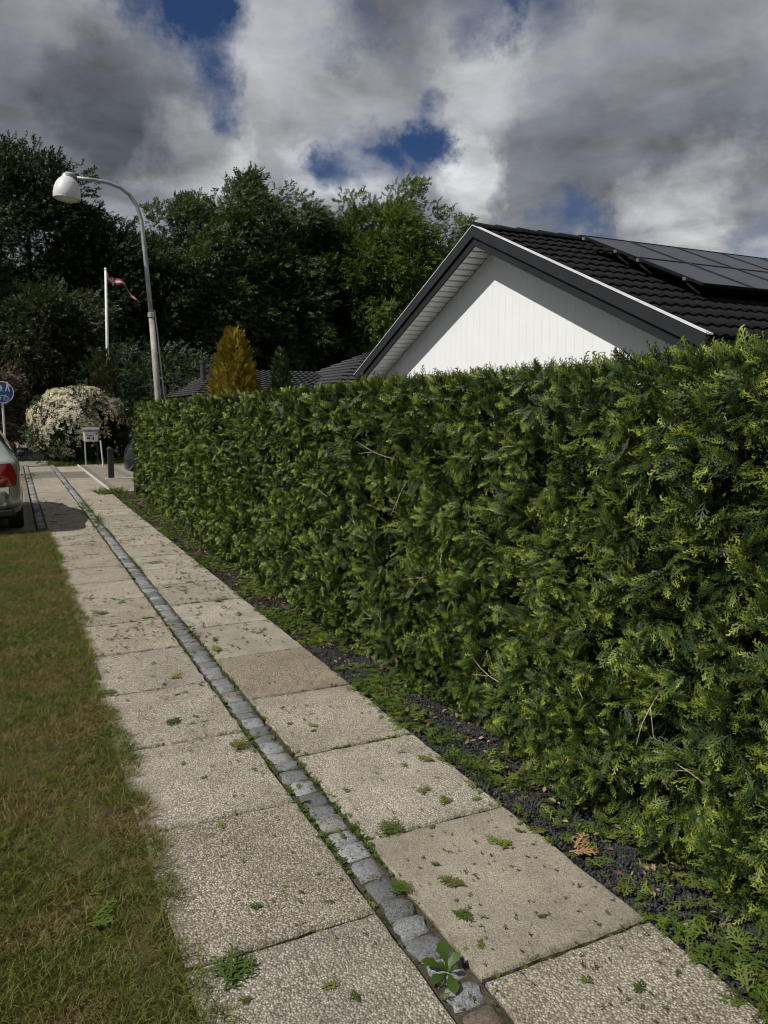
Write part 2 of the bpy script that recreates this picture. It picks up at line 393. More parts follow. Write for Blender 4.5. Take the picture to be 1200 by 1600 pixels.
# ================================================================== THE SETTING
def sheet(name, x0, x1, y0, y1, z, mat, nx=1, ny=1, fz=None, parent=None):
    xs = np.linspace(x0, x1, nx+1); ys = np.linspace(y0, y1, ny+1)
    v = [(x, y, z + (fz(x, y) if fz else 0)) for y in ys for x in xs]
    f = [[j*(nx+1)+i, j*(nx+1)+i+1, (j+1)*(nx+1)+i+1, (j+1)*(nx+1)+i] for j in range(ny) for i in range(nx)]
    return tag(link(name, mesh(name, v, f, mat, bool(fz)), None, parent), kind='structure')
sheet('ground', -500, 500, -300, 900, -.10, M_ground)
sheet('road', -9.0, -2.3, -40, 60, -.09, M_asphalt)
LAWN_Y = 11.55
lawn = sheet('lawn', -2.12, .40, -3, LAWN_Y, -.012, M_turf, 40, 160, lambda x, y: .008*math.sin(x*9+y*2.1)+.006*math.sin(y*7-x*4))
pave = sheet('pavement', .22, 1.76, -3, 27.2, -.03, M_joint)

def slab_mesh(name, wx, ly, th=.06, seed=0):
    r = random.Random(seed); b = .007; n = 12
    def edge(x, y): return (x + r.gauss(0, .0028), y + r.gauss(0, .0028))
    ring = []
    hx, hy = wx/2, ly/2
    for i in range(n): ring.append(edge(-hx + wx*i/n, -hy))
    for i in range(n): ring.append(edge(hx, -hy + ly*i/n))
    for i in range(n): ring.append(edge(hx - wx*i/n, hy))
    for i in range(n): ring.append(edge(-hx, hy - ly*i/n))
    k = len(ring); v = []
    for s_, z in ((1, -th), (1, -b), (.0, 0)):
        for x, y in ring:
            q = 1.0 if s_ else 1 - b*1.2/max(hx, hy)
            v.append((x*q, y*q, z))
    f = [list(range(2*k, 3*k))]
    for a in (0, 1):
        for i in range(k): j = (i+1) % k; f.append([a*k+i, a*k+j, a*k+k+j, a*k+k+i])
    return mesh(name, v, f, M_slab)
SL = [slab_mesh('slab', .617, .796, seed=s) for s in range(4)]
def slab(x, y, tone, coarse, brown, parent=pave, me=None, z=0.0):
    o = link('slab', me or rnd.choice(SL), None, parent)
    o.location = (x, y, z + rnd.uniform(-.003, .003)); o.rotation_euler = (rnd.uniform(-.003, .003), rnd.uniform(-.003, .003), rnd.uniform(-.004, .004))
    o.color = (tone, coarse, brown, 1); return o
right_look = {0: (.50, .95, .1), 1: (.40, .22, .10), 2: (.60, .75, 0), 3: (.58, .8, .1), 4: (.44, .85, .42), 5: (.40, .12, .0), 6: (.62, .7, .0)}
for k in range(-3, 31):
    y = 1.285 + .805*k
    look = right_look.get(k, (rnd.uniform(.5, .68), rnd.uniform(.55, .9), rnd.uniform(0, .2)))
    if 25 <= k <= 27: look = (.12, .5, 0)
    slab(1.432, y, *look)
left_look = {0: (.44, .95, .0), 1: (.46, 1.0, .12), 2: (.56, .85, .05), 3: (.56, .85, .1), 4: (.52, .85, .05)}
for k in range(-3, 31):
    y = 1.69 + .803*k
    look = left_look.get(k, (rnd.uniform(.5, .62), rnd.uniform(.65, .95), rnd.uniform(0, .2)))
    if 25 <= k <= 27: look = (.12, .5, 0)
    slab(.667, y, *look)
# cobble strips
def cobble_mesh(seed):
    r = random.Random(seed); v = []; f = []; n = 4
    for j in range(n):
        for i in range(n):
            x = -.5 + i/(n-1); y = -.5 + j/(n-1); e = (abs(x) > .49) + (abs(y) > .49)
            v.append((x*(.98 if e else 1) + r.uniform(-.07, .07), y + r.uniform(-.07, .07), r.uniform(-.09, .06) - (.03 if e == 1 else .11 if e == 2 else 0)))
    for j in range(n-1):
        for i in range(n-1): f.append([j*n+i, j*n+i+1, (j+1)*n+i+1, (j+1)*n+i])
    rim = [i for i in range(n)] + [j*n+n-1 for j in range(1, n)] + [(n-1)*n+i for i in range(n-2, -1, -1)] + [j*n for j in range(n-2, 0, -1)]
    b = len(v); v += [(v[i][0], v[i][1], -1.2) for i in rim]
    for a in range(len(rim)): c = (a+1) % len(rim); f.append([rim[a], b+a, b+c, rim[c]])
    me = mesh('cobblestone', v, f, M_granite, True); return me
CB = [cobble_mesh(s) for s in range(8)]
def cobbles(x, wid, y0, y1):
    y = y0
    while y < y1:
        L = rnd.uniform(.085, .135) if x > 1 and y < 13 else rnd.uniform(.14, .20)
        o = link('cobblestone', rnd.choice(CB), None, pave); o.location = (x + rnd.uniform(-.004, .004), y + L/2, rnd.uniform(-.009, -.002))
        o.scale = (wid*rnd.uniform(.88, 1.04), L - .012, .05); o.rotation_euler = (0, 0, rnd.uniform(-.05, .05))
        y += L
for x0_, x1_, y0_, y1_ in ((.982, 1.121, -3, 27.1), (.226, .352, 11.6, 27.1)): sheet('joint_fill', x0_, x1_, y0_, y1_, -.0135, make_soil('packed_joint', (.05, .046, .03), (.10, .09, .06), 12, 160), parent=pave)
cobbles(1.051, .110, .5, 27.0)
cobbles(.285, .105, 11.9, 26.5)
# drive crossing left of the path, where the car stands, and the neighbour's drive on the right
drv = sheet('driveway', -2.2, .23, LAWN_Y, 27.0, -.03, M_joint)
SG = slab_mesh('slab', .79, .79, seed=9)
for i in range(3):
    for j in range(19): slab(-.19 - .8*i, 11.98 + .8*j, rnd.uniform(.25, .4), .35, 0, drv, SG)
drv2 = sheet('side_driveway', 1.76, 9.0, 16.9, 26.6, -.03, M_joint)
for i in range(6):
    for j in range(12): slab(2.27 + .8*i, 17.32 + .8*j, rnd.uniform(.22, .34), .25, 0, drv2, SG)
M_edge = plain('pale_concrete_edge', (.42, .41, .38), .8, var=.2, scale=14, bump=.4)
for j in range(12): MB().box((1.80, 17.32+.8*j, -.02), (.06, .792, .06), bev=.006).build('edge_stone', M_edge, drv2)
for i in range(8): MB().box((2.3+.6*i, 20.33, .008), (.592, .12, .03), bev=.006).build('edge_stone', M_edge, drv2)
# wood path going on into the shade
sheet('wood_path', -.2, 2.0, 27.2, 75, -.04, make_soil('path_dirt', (.16, .145, .12), (.28, .26, .22), 2.5, 25))
verge = sheet('verge', 1.9, 12, 26.6, 31, -.03, M_turf)
bed = sheet('gravel_bed', 1.75, 3.3, -3, 16.9, -.028, M_soil, 16, 120, lambda x, y: .012*math.sin(x*21+y*3)+.01*math.sin(y*11-x*7))

# ================================================================== HEDGE
M_thuja = foliage('thuja_spray', [(.009, .021, .007), (.020, .041, .010), (.044, .076, .013), (.013, .031, .010), (.088, .130, .019)], .5, .06, .18, (.10, .13, .015), 1.6, spec=.22, tip=(.29, .345, .042))
M_thuja_dark = foliage('thuja_spray_shaded', [(.008, .015, .005), (.014, .024, .006)], .7, .1, spec=.15)  # inner sprays: shade of the hedge's depth put into a darker leaf colour
M_bark = plain('twig_bark', (.42, .35, .25), .8, var=.4, scale=40)
M_core = make_soil('hedge_core_dark', (.010, .011, .005), (.018, .018, .008), 14, 60)  # near-black colour of the added core
def spray_set(wt, k0):
    out = []
    for s in range(7):
        v, f = thuja_spray(k0+s, L=rnd.uniform(.060, .092), n=rnd.choice([9, 10, 11]), wide=rnd.uniform(.36, .55), wt=wt, droop=rnd.uniform(-1.1, .2), a0=26, a1=44)
        me = mesh('thuja_spray', v, f, M_thuja); out.append(me)
        L_ = max(p[0] for p in v); a = me.attributes.new('tip', 'FLOAT', 'POINT'); a.data.foreach_set('value', [min(1, math.hypot(p[0]/L_, p[1]/L_*1.2)) for p in v])
    return out
TH = spray_set(.0030, 0); TH_FAR = spray_set(.0040, 60)
THD = [mesh('thuja_spray_shaded', *thuja_spray(20+s, L=.13, n=9), M_thuja_dark) for s in range(3)]
HX, HTOP, HY0, HY1 = 1.93, 1.765, -1.2, 15.2
def hface(y, z):
    "x of the clipped face: bulges, hollows, and it draws back near the ground"
    return HX + .03*vnoise(y*1.6, z*2.0, 3) + .035*vnoise(y*5.6, z*6.6, 4) + .15*np.clip((y-8.5)/6, 0, 1) + .16*np.clip((.42-z)/.42, 0, 1)**1.5 + .06*np.clip((z-1.62)/.2, 0, 1)
def spray_frames(n, out, spread, lift):
    ax = np.tile(np.array(out, float), (n, 1)); ax = ax*rng.uniform(.25, 1.0, (n, 1))
    ax += np.stack([nrm(n, .12), nrm(n, spread), nrm(n, spread*.85)+lift], 1)
    nm = np.stack([-np.abs(nrm(n, .7))-.15, nrm(n, .7), nrm(n, .7)+.35], 1)
    return eul(ax, nm)
hedge = tag(empty('thuja_hedge', (HX+.5, 7, 0)), 'long tall clipped green thuja hedge along the right of the path', 'hedge')
def hp(o): o.parent = hedge; o.matrix_parent_inverse = Matrix.Translation(-Vector(hedge.location)); return o
P = []; A = []; S = []
for y0, y1, dens, sc in ((HY0, 1.0, 1500, 1.2), (1.0, 4.0, 3300, .9), (4.0, 8.0, 2200, 1.0), (8.0, HY1, 1400, 1.25)):
    # sprays sit in tufts that stand proud of the face or sink behind it
    nc = int((y1-y0)*1.75*(330 if y1 < 5 else 230)); cy = rng.uniform(y0, y1, nc); cz = rng.uniform(.03, HTOP, nc); cd = nrm(nc, .036); cdir = np.stack([nrm(nc, .75), nrm(nc, .5)-.1], 1)
    n = int((y1-y0)*1.75*dens); ci = rng.integers(0, nc, n); dy, dz = nrm(n, .022), nrm(n, .022)
    y = cy[ci] + dy; z = np.clip(cz[ci] + dz, .05, HTOP)
    dep = cd[ci] + 18.0*(dy**2 + dz**2) + np.abs(nrm(n, .03)) - .005
    ax = np.stack([-rng.uniform(.1, .8, n), dy*8 + cdir[ci, 0] + nrm(n, .3), dz*8 + cdir[ci, 1] + nrm(n, .3) + .12], 1)
    nm = np.stack([-np.abs(nrm(n, .7))-.15, nrm(n, .7), nrm(n, .7)+.35], 1)
    P.append(np.stack([hface(y, z) + dep, y, z], 1)); A.append(eul(ax, nm)); S.append(rng.uniform(.62, 1.25, n)*sc)
n = 20000; y = rng.uniform(HY0, HY1, n); x = rng.uniform(HX+.03, HX+.95, n) + .15*np.clip((y-8.5)/6, 0, 1)
z = HTOP + .018*vnoise(y*2.2, x*2, 8) - np.abs(nrm(n, .03))
P.append(np.stack([x, y, z], 1)); A.append(eul(np.stack([nrm(n, .5)-.25, nrm(n, .5), np.ones(n)*.8], 1), np.stack([nrm(n, .6)-.4, nrm(n, .6), nrm(n, .4)], 1))); S.append(rng.uniform(.6, 1.15, n))
n = 3500; x = rng.uniform(HX+.16, HX+1, n); z = rng.uniform(.05, HTOP, n)
P.append(np.stack([x, HY1 + .04*vnoise(x*5, z*5, 9), z], 1)); A.append(eul(np.stack([nrm(n, .5), np.ones(n)*.7, nrm(n, .5)+.1], 1), np.stack([nrm(n, .6), nrm(n, .6), np.ones(n)], 1))); S.append(rng.uniform(.7, 1.2, n))
# longer untrimmed shoots along the top edge
n = 420; y = np.concatenate([rng.uniform(.9, 6, 300), rng.uniform(6, HY1, 120)]); x = rng.uniform(HX+.02, HX+.5, n)
P.append(np.stack([x, y, HTOP + rng.uniform(-.02, .03, n)], 1)); A.append(eul(np.stack([nrm(n, .35)-.2, nrm(n, .45), np.ones(n)], 1), np.stack([-np.ones(n), nrm(n, .7), nrm(n, .3)], 1))); S.append(rng.uniform(.5, .95, n)*np.where(y < 3, .7, .75))
P = np.concatenate(P); A = np.concatenate(A); S = np.concatenate(S)
# the sprays that show largest are parts of their own, the rest one mass
near = (P[:, 1] > 1.35) & (P[:, 1] < 3.0) & (P[:, 0] < hface(P[:, 1], P[:, 2]) + .004)
pick = np.nonzero(near)[0]; pick = pick[np.argsort(-S[pick])][:300]
for i in pick:
    o = hp(link('spray', rnd.choice(TH))); o.location = P[i]; o.rotation_euler = A[i]; o.scale = (S[i],)*3
keep = np.ones(len(P), bool); keep[pick] = False
nearer = P[:, 1] < 4.5
for nm_, k_, t_ in (('foliage', keep & nearer, TH), ('foliage', keep & ~nearer, TH_FAR)): hp(scatter(nm_, P[k_], A[k_], S[k_], t_))
n = 12000; y = rng.uniform(HY0, HY1, n); z = rng.uniform(.03, HTOP-.03, n)
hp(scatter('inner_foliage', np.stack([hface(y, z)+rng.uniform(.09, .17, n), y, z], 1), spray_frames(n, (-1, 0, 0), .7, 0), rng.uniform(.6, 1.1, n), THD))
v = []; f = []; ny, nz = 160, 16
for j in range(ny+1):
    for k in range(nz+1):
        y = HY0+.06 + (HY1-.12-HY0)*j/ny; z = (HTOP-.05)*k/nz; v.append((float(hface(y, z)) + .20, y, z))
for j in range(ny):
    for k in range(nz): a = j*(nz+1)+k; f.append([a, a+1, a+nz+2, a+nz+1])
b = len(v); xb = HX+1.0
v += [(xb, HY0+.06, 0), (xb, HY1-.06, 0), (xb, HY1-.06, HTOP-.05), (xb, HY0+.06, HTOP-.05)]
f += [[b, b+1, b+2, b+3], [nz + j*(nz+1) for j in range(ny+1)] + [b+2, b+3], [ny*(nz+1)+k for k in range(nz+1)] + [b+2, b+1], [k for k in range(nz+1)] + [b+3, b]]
hp(link('light_block_core', mesh('light_block_core', v, f, M_core)))  # solid dark slab added inside the hedge to block light
for i in range(22):      # bare twigs poking out of the clipped face
    y = rnd.uniform(1.3, 5.0); z = rnd.uniform(.3, 1.6); x = float(hface(y, z)); d = Vector((-.25, rnd.uniform(-1, 1), rnd.uniform(-.5, .9))).normalized(); L = rnd.uniform(.10, .26)
    p = Vector((x+.03, y, z)); path = [p + d*L*u + Vector((-.012*math.sin(u*3), .005*math.sin(u*7+i), .006*math.sin(u*5+i*2))) for u in (0, .25, .5, .75, 1)]
    hp(MB().tube(path, [.0022, .0019, .0016, .0013, .0008], 5).tube([path[2], path[2] + Vector((-.01, d.z*.3*L, -d.y*.3*L)) + d*L*.3], [.0013, .0007], 4).build('twig', M_bark))

# ================================================================== GRAVEL, WEEDS, GRASS
M_gravel = foliage('dark_gravel', [(.014, .014, .014), (.026, .026, .027), (.05, .05, .051), (.02, .019, .018)], .7, 0.0)
GR = []
import bmesh
for s in range(5):
    b = bmesh.new(); bmesh.ops.create_icosphere(b, subdivisions=1, radius=.0049); r = random.Random(s)
    for q in b.verts: q.co = Vector((q.co.x*r.uniform(.7, 1.35), q.co.y*r.uniform(.7, 1.3), q.co.z*r.uniform(.5, 1.0)))
    me = bpy.data.meshes.new('pebble'); b.to_mesh(me); b.free(); me.materials.append(M_gravel); GR.append(me)
n = 50000; y = np.concatenate([rng.uniform(.7, 5, 41000), rng.uniform(5, 16.3, 9000)]); x = rng.uniform(1.752, 2.25, n)
tag(scatter('gravel', np.stack([x, y, -.02 + rng.uniform(0, .014, n) + .012*np.sin(x*21+y*3)+.01*np.sin(y*11-x*7)], 1), rng.uniform(0, 6.28, (n, 3)), rng.uniform(.6, 1.7, n)*np.where(y > 5, 1.4, 1), GR),
    'dark crushed gravel between the path and the hedge', 'gravel')
# clippings and weeds over the gravel, in drifts
M_clip = foliage('fresh_clipping', [(.045, .08, .013), (.075, .12, .015), (.13, .165, .022), (.06, .10, .015), (.12, .11, .03)], .6, .15, spec=.25)
M_weed = foliage('weed_leaf', [(.035, .065, .012), (.065, .105, .016), (.10, .13, .02)], .6, .2, spec=.2)
CLIP = [mesh('clipping', *thuja_spray(40+s, L=.07, n=7, wide=.6, wt=.0045, droop=-.1), M_clip) for s in range(5)]
def weed_mesh(seed, n=9, L=.022, W=.012):
    r = random.Random(seed); v = []; f = []
    for i in range(n):
        a = r.uniform(0, 6.28); d = Vector((math.cos(a), math.sin(a), r.uniform(.15, .9))).normalized(); nn = Vector((0, 0, 1)); nn = (nn-d*nn.dot(d)).normalized()
        leaf(v, f, Vector((0, 0, .002)) + d*.006*r.random(), d, nn, L*r.uniform(.6, 1.3), W*r.uniform(.7, 1.2))
    return mesh('weed', v, f, M_weed)
WD = [weed_mesh(s) for s in range(4)]
BL = [mesh('blade_tuft', *blades(60+s, 8, .045, .0025), M_weed) for s in range(3)]
def drift(n, x0, x1, y0, y1, thr, seed, fx=7, fy=4):
    x = rng.uniform(x0, x1, n); y = y0 + (y1-y0)*rng.uniform(0, 1, n)**1.3; k = vnoise(x*fx, y*fy, seed) + rng.uniform(-.3, .3, n) > thr
    return x[k], y[k]
def flatrot(n, tilt=.25):
    a = rng.uniform(0, 6.28, n); return eul(np.stack([np.cos(a), np.sin(a), nrm(n, tilt)], 1), np.stack([nrm(n, tilt), nrm(n, tilt), np.ones(n)], 1))
x, y = drift(8500, 1.72, 2.2, .8, 16, .14, 21); x = np.concatenate([x, rng.uniform(1.74, 2.15, 260)]); y = np.concatenate([y, rng.uniform(.8, 3.0, 260)])
tag(scatter('fallen_clippings', np.stack([x, y, rng.uniform(0, .02, len(x))], 1), flatrot(len(x)), rng.uniform(.45, 1.2, len(x)), CLIP), 'green hedge clippings strewn over the dark gravel', 'clippings')
x, y = drift(6500, 1.75, 2.15, .8, 16.5, .30, 22)
tag(scatter('gravel_weeds', np.stack([x, y, np.zeros(len(x))], 1), flatrot(len(x), .1)*np.array([.1, .1, 1]), rng.uniform(.6, 1.6, len(x)), WD + BL), 'low green weeds in the gravel under the hedge', 'weeds')
M_dead = foliage('dead_leaf', [(.20, .12, .06), (.30, .21, .12), (.14, .08, .045), (.36, .28, .18)], .8, .1)
def dead_mesh(seed):
    v = []; f = []; leaf(v, f, Vector((0, 0, 0)), Vector((1, 0, 0)), Vector((0, 0, 1)), .03, .016, .25, .2); return mesh('dead_leaf', v, f, M_dead)
DL = [dead_mesh(0)]
n = 1700; y = np.concatenate([rng.uniform(1, 8, 600), rng.uniform(8, 16.4, 1100)]); x = rng.uniform(1.8, 2.12, n)
tag(scatter('leaf_litter', np.stack([x, y, rng.uniform(0, .015, n)], 1), flatrot(n, .4), rng.uniform(.5, 1.3, n), DL), 'dry brown leaves scattered under the hedge', 'leaf litter')
CLIPS = [mesh('crumb_clipping', *thuja_spray(140, L=.030, n=6, wide=.6, wt=.0036, droop=-.1), M_clip)]
# crumbs of green and dark litter on the slabs
M_crumb = foliage('crumb', [(.03, .03, .015), (.05, .07, .014), (.08, .11, .018), (.05, .04, .02), (.025, .022, .015)], .8, .1)
CR = []
for s in range(4):
    v = []; f = []; strip(v, f, Vector((0, 0, .001)), Vector((1, 0, 0)), Vector((0, 0, 1)), .003, .0015, .016, 2, .25)
    leaf(v, f, Vector((.004, 0, .001)), Vector((.7, .7*(1 if s % 2 else -1), .1)).normalized(), Vector((0, 0, 1)), .011, .005)
    CR.append(mesh('crumb', v, f, M_crumb))
n = 4200; x = .38 + 1.36*rng.uniform(0, 1, n); y = .9 + 15*rng.uniform(0, 1, n)**1.2
k = vnoise(x*3, y*2, 31) + rng.uniform(-.8, .8, n) > -.2; x, y = x[k], y[k]; n = len(x)
tag(scatter('path_litter', np.stack([x, y, np.full(n, .005)], 1), flatrot(n, .15), rng.uniform(.4, 1.5, n)*np.where(y > 5, 2.0, 1), CR + CR + CLIPS), 'tiny scraps of leaf and twig scattered over the path', 'leaf litter')
# moss and weeds in the joints beside the cobbles and between the slabs
n = 2600; y = .6 + 20*rng.uniform(0, 1, n)**1.3; x = np.where(rng.random(n) < .6, 1.117, .984) + nrm(n, .006); k = vnoise(y*2.6, x*9, 41) + rng.uniform(-.5, .5, n) > .12
x, y = x[k], y[k]
jx = []; jy = []
for kk in range(0, 16):
    for xx0, yy in ((1.12, 1.6875+.805*kk), (.36, 2.0915+.803*kk)):
        m_ = rnd.randint(5, 30)
        jx += [xx0 + .625*rnd.random()**(1.6 if xx0 < 1 else .8) for _ in range(m_)]; jy += [yy + rnd.gauss(0, .004) for _ in range(m_)]
x = np.concatenate([x, jx]); y = np.concatenate([y, jy]); n = len(x)
tag(scatter('joint_weeds', np.stack([x, y, np.full(n, -.012)], 1), flatrot(n, .05)*np.array([.1, .1, 1]), rng.uniform(.35, .95, n), WD + BL[:2]), 'small weeds and moss growing in the joints of the path', 'weeds')
# grass
M_grass = foliage('grass_blade', [(.090, .115, .017), (.135, .14, .030), (.075, .108, .016), (.16, .15, .042), (.105, .138, .021)], .6, .2, spec=.2, dry=((.19, .145, .058), 1.9, .46, .75))
GT = [mesh('grass_tuft', *blades(s, 10, .036, .0024, .9), M_grass) for s in range(6)]
GL = [mesh('grass_tuft_long', *blades(80+s, 8, .06, .0028, 1.1), M_grass) for s in range(3)]
n = 30000; x = np.where(rng.random(n) < .85, rng.uniform(-.55, .46, n), rng.uniform(-2.1, -.55, n)); y = .9 + (LAWN_Y-.9)*rng.uniform(0, 1, n)**1.35
lim = .385 + .045*vnoise(y*2.3, y*0+3, 51) + .03*vnoise(y*9, y*0, 52); k = x < lim; x, y = x[k], y[k]; n = len(x)
tag(scatter('grass', np.stack([x, y, np.full(n, -.014)], 1), np.stack([nrm(n, .12), nrm(n, .12), rng.uniform(0, 6.28, n)], 1), rng.uniform(.6, 1.25, n)*np.where(y > 5, 1.15, 1), GT), 'short dry grass of the strip left of the path', 'grass')
n = 1700; y = .9 + (LAWN_Y-.9)*rng.uniform(0, 1, n)**1.3; x = .375 + .045*vnoise(y*2.3, y*0+3, 51) + .03*vnoise(y*9, y*0, 52) + nrm(n, .022)
tag(scatter('edge_grass', np.stack([x, y, np.full(n, -.01)], 1), np.stack([nrm(n, .25), nrm(n, .25)+.25, rng.uniform(0, 6.28, n)], 1), rng.uniform(.6, 1.2, n), GL), 'longer greener grass creeping over the slab edge', 'grass')

# ================================================================== WHITE GABLED HOUSE
M_white = plain('white_board_paint', (.80, .81, .81), .55, var=.03, scale=2)
M_anth = plain('anthracite_board', (.020, .0215, .025), .7, spec=.25, var=.15, scale=4)
M_anth2 = plain('anthracite_board_under', (.016, .0175, .020), .7, spec=.25, var=.15, scale=4)
M_trim = plain('pale_metal_trim', (.62, .63, .64), .4, var=.14, scale=5)
M_tile = plain('black_concrete_tile', (.010, .0105, .012), .85, spec=.2, var=.4, scale=6, bump=.3, bscale=150)
M_brick = plain('white_render', (.78, .79, .78), .8, var=.04)
AY, AZ, HW, SLP, FX, WX, HEND = 9.62, 4.25, 4.19, .447, 6.0, 6.41, 15.5
CS = 1/math.sqrt(1+SLP*SLP); EZ = AZ - HW*SLP
def rz_(y): return AZ - abs(y-AY)*SLP
house = tag(empty('gabled_house', (10.5, AY, 0)), 'white boarded gable house with black tiled roof behind the hedge', 'house')
def hh(o, par=None): o.parent = par or house; o.matrix_parent_inverse = Matrix.Translation(-Vector(house.location)); return o
hh(MB().prism([(AY-3.7, 0), (AY+3.7, 0), (AY+3.7, rz_(AY+3.7)-.33), (AY, AZ-.33), (AY-3.7, rz_(AY+3.7)-.33)], 'x', WX+.0145, HEND-.4).build('wall', M_brick))
bw = .17; nb = int(7.4/bw)
for i in range(nb):
    y0 = AY - nb*bw/2 + i*bw + .0008; y1 = y0 + bw - .0016
    poly = [(y0, .25), (y1, .25), (y1, rz_(y1)-.26)] + ([(AY, AZ-.26)] if y0 < AY < y1 else []) + [(y0, rz_(y0)-.26)]
    hh(MB().prism(poly, 'x', WX, WX+.012).build('wall_board', M_white))
for s in (-1, 1):
    e = AY + s*HW
    def band(t0, t1, ya=AY, yb=e): return [(ya, AZ-t0), (yb, EZ-t0), (yb, EZ-t1), (ya, AZ-t1)]
    hh(MB().prism(band(.0, .15), 'x', FX, FX+.028).build('fascia_board', M_anth))
    hh(MB().prism(band(.13, .275), 'x', FX+.030, FX+.058).build('fascia_board', M_anth2))
    hh(MB().prism([(AY, AZ+.014), (e+s*.05, EZ+.014-.05*SLP), (e+s*.05, EZ+.002-.05*SLP), (AY, AZ+.002)], 'x', FX-.008, FX+.062).build('verge_trim', M_trim))
    ns = 30
    for i in range(ns):
        ya = AY + s*(.02 + (HW-.1)*i/ns); yb = AY + s*(.02 + (HW-.1)*(i+1)/ns - .034)
        hh(MB().prism([(ya, rz_(ya)-.255), (yb, rz_(yb)-.255), (yb, rz_(yb)-.237), (ya, rz_(ya)-.237)], 'x', FX+.06, WX+.02).build('soffit_board', M_white))
    hh(MB().prism([(AY, AZ-.06), (e, EZ-.06), (e, EZ-.22), (AY, AZ-.22)], 'x', FX+.06, HEND).build('roof_deck', M_anth2))
roof = None
def tile_mesh(wid=.33, L=.40, nu=12):
    v = []; f = []
    prof = [(u/nu*wid, .025*(0.5-.5*math.cos(2*math.pi*(2*u/nu)))**.8) for u in range(nu+1)]
    for yy, dz in ((0, .034), (L, .004)):
        v += [(u, yy, h+dz) for u, h in prof]
    v += [(u, 0, h+.006) for u, h in prof]
    k = nu+1
    for i in range(nu): f += [[i, i+1, k+i+1, k+i], [2*k+i, 2*k+i+1, i+1, i]]
    return v, f
TM = mesh('roof_tile', *tile_mesh(), M_tile)
TM.polygons.foreach_set('use_smooth', [i % 2 == 0 for i in range(len(TM.polygons))])
expo = .353; sa = math.atan(SLP)
def tile_at(s_, x, j):     # s_: -1 near slope, +1 far slope ; j row from the eave
    d = HW/CS - .02 - j*expo
    return Vector((x, AY + s_*d*CS, AZ - d*CS*SLP - .058))
far_v, far_f = [], []
tv, tf = tile_mesh()
for s_ in (-1, 1):
    Mr = Matrix.Rotation(-s_*sa, 3, 'X') if s_ < 0 else Matrix.Rotation(math.pi, 3, 'Z') @ Matrix.Rotation(sa, 3, 'X')
    for j in range(13):
        for i in range(28):
            x = FX + .04 + .33*i; p = tile_at(s_, x, j)
            s_down = (AY - p.y)/CS
            if s_ < 0 and x > 7.7 and .9 < s_down < 3.1: continue          # under the solar panels
            if s_ < 0 and x < 10.4:
                o = hh(link('roof_tile', TM)); o.location = p; o.rotation_euler = (sa + rnd.uniform(-.008, .008), rnd.uniform(-.006, .006), 0)
            else:
                if s_ > 0: p = p + Vector((.33, 0, 0))
                b = len(far_v); far_v += [tuple(Mr @ Vector(q) + p) for q in tv]; far_f += [[a+b for a in q] for q in tf]
tag(hh(link('roof_tiles', mesh('roof_tiles', far_v, far_f, M_tile))), kind='stuff')
for i in range(25):
    prof = [(.10*math.cos(a), .075*math.sin(a)) for a in [math.pi*k/8 for k in range(9)]]
    v = []; f = []
    for x, sc in ((0, 1.08), (.40, .92)):
        v += [(x, a*sc, b*sc) for a, b in prof]
    f = [[k, k+1, 10+k, 9+k] for k in range(8)] + [list(range(9))]
    o = hh(link('ridge_tile', mesh('ridge_tile', v, f, M_tile))); o.location = (FX + .0 + .375*i, AY, AZ - .03); o.rotation_euler = (0, rnd.uniform(-.01, .02), 0)

# solar panels
M_cell, t, b = material('solar_glass')
co = t.new('ShaderNodeTexCoord').outputs['Object']; br = t.new('ShaderNodeTexBrick'); t.put(br.inputs['Vector'], co); br.offset = 0
for k_, v_ in (('Scale', 1.0), ('Mortar Size', .003), ('Brick Width', .155), ('Row Height', .155)): br.inputs[k_].default_value = v_
br.inputs['Color1'].default_value = (.008, .010, .016, 1); br.inputs['Color2'].default_value = (.010, .012, .019, 1); br.inputs['Mortar'].default_value = (.022, .024, .03, 1)
t.put(b.inputs['Base Color'], br.outputs[0]); b.inputs['Roughness'].default_value = .28; b.inputs['Specular IOR Level'].default_value = .8; b.inputs['IOR'].default_value = 1.5
M_frame = plain('black_aluminium', (.012, .012, .013), .4, metal=.4, var=.1)
M_alu = plain('bare_aluminium', (.34, .34, .34), .35, metal=.8, var=.1)
solar = tag(empty('solar_array', (7.3, AY, AZ)), 'two rows of black solar panels mounted on the black tiled roof', 'solar panels')
PW, PH = .90, 1.21
for r_ in range(2):
    for c_ in range(9):
        b = MB(); b.box((PW/2, -PH/2, 0), (PW-.036, PH-.036, .006)); o = b.build('panel', M_cell, solar)
        s0 = .74 + r_*PH
        o.location = Vector((c_*PW, -s0*CS, -s0*CS*SLP)) + Vector((0, -math.sin(sa), math.cos(sa)))*.16
        o.rotation_euler = (sa, 0, 0)
        fr = MB()
        for cx, cy, dx, dy in ((PW/2, -.013, PW-.012, .02), (PW/2, -PH+.013, PW-.012, .02), (.013, -PH/2, .02, PH-.05), (PW-.013, -PH/2, .02, PH-.05)):
            fr.box((cx, cy, -.006), (dx, dy, .034))
        fr.build('frame', M_frame, o)
for q in (.95, 1.65, 2.1, 2.95):
    p = Vector((-.05, -q*CS, -q*CS*SLP)) + Vector((0, -math.sin(sa), math.cos(sa)))*.125
    MB().tube([p, p+Vector((8.2, 0, 0))], .02, 6).build('mounting_rail', M_frame, solar)
    MB().box(p + Vector((-.03, 0, .025)), (.04, .03, .045), bev=.008).build('clamp', M_alu, solar)
    MB().tube([p + Vector((.01, 0, -.02)), p + Vector((.02, -.1, -.10)), p + Vector((.06, -.16, -.16))], .012, 6).build('roof_hook', M_frame, solar)

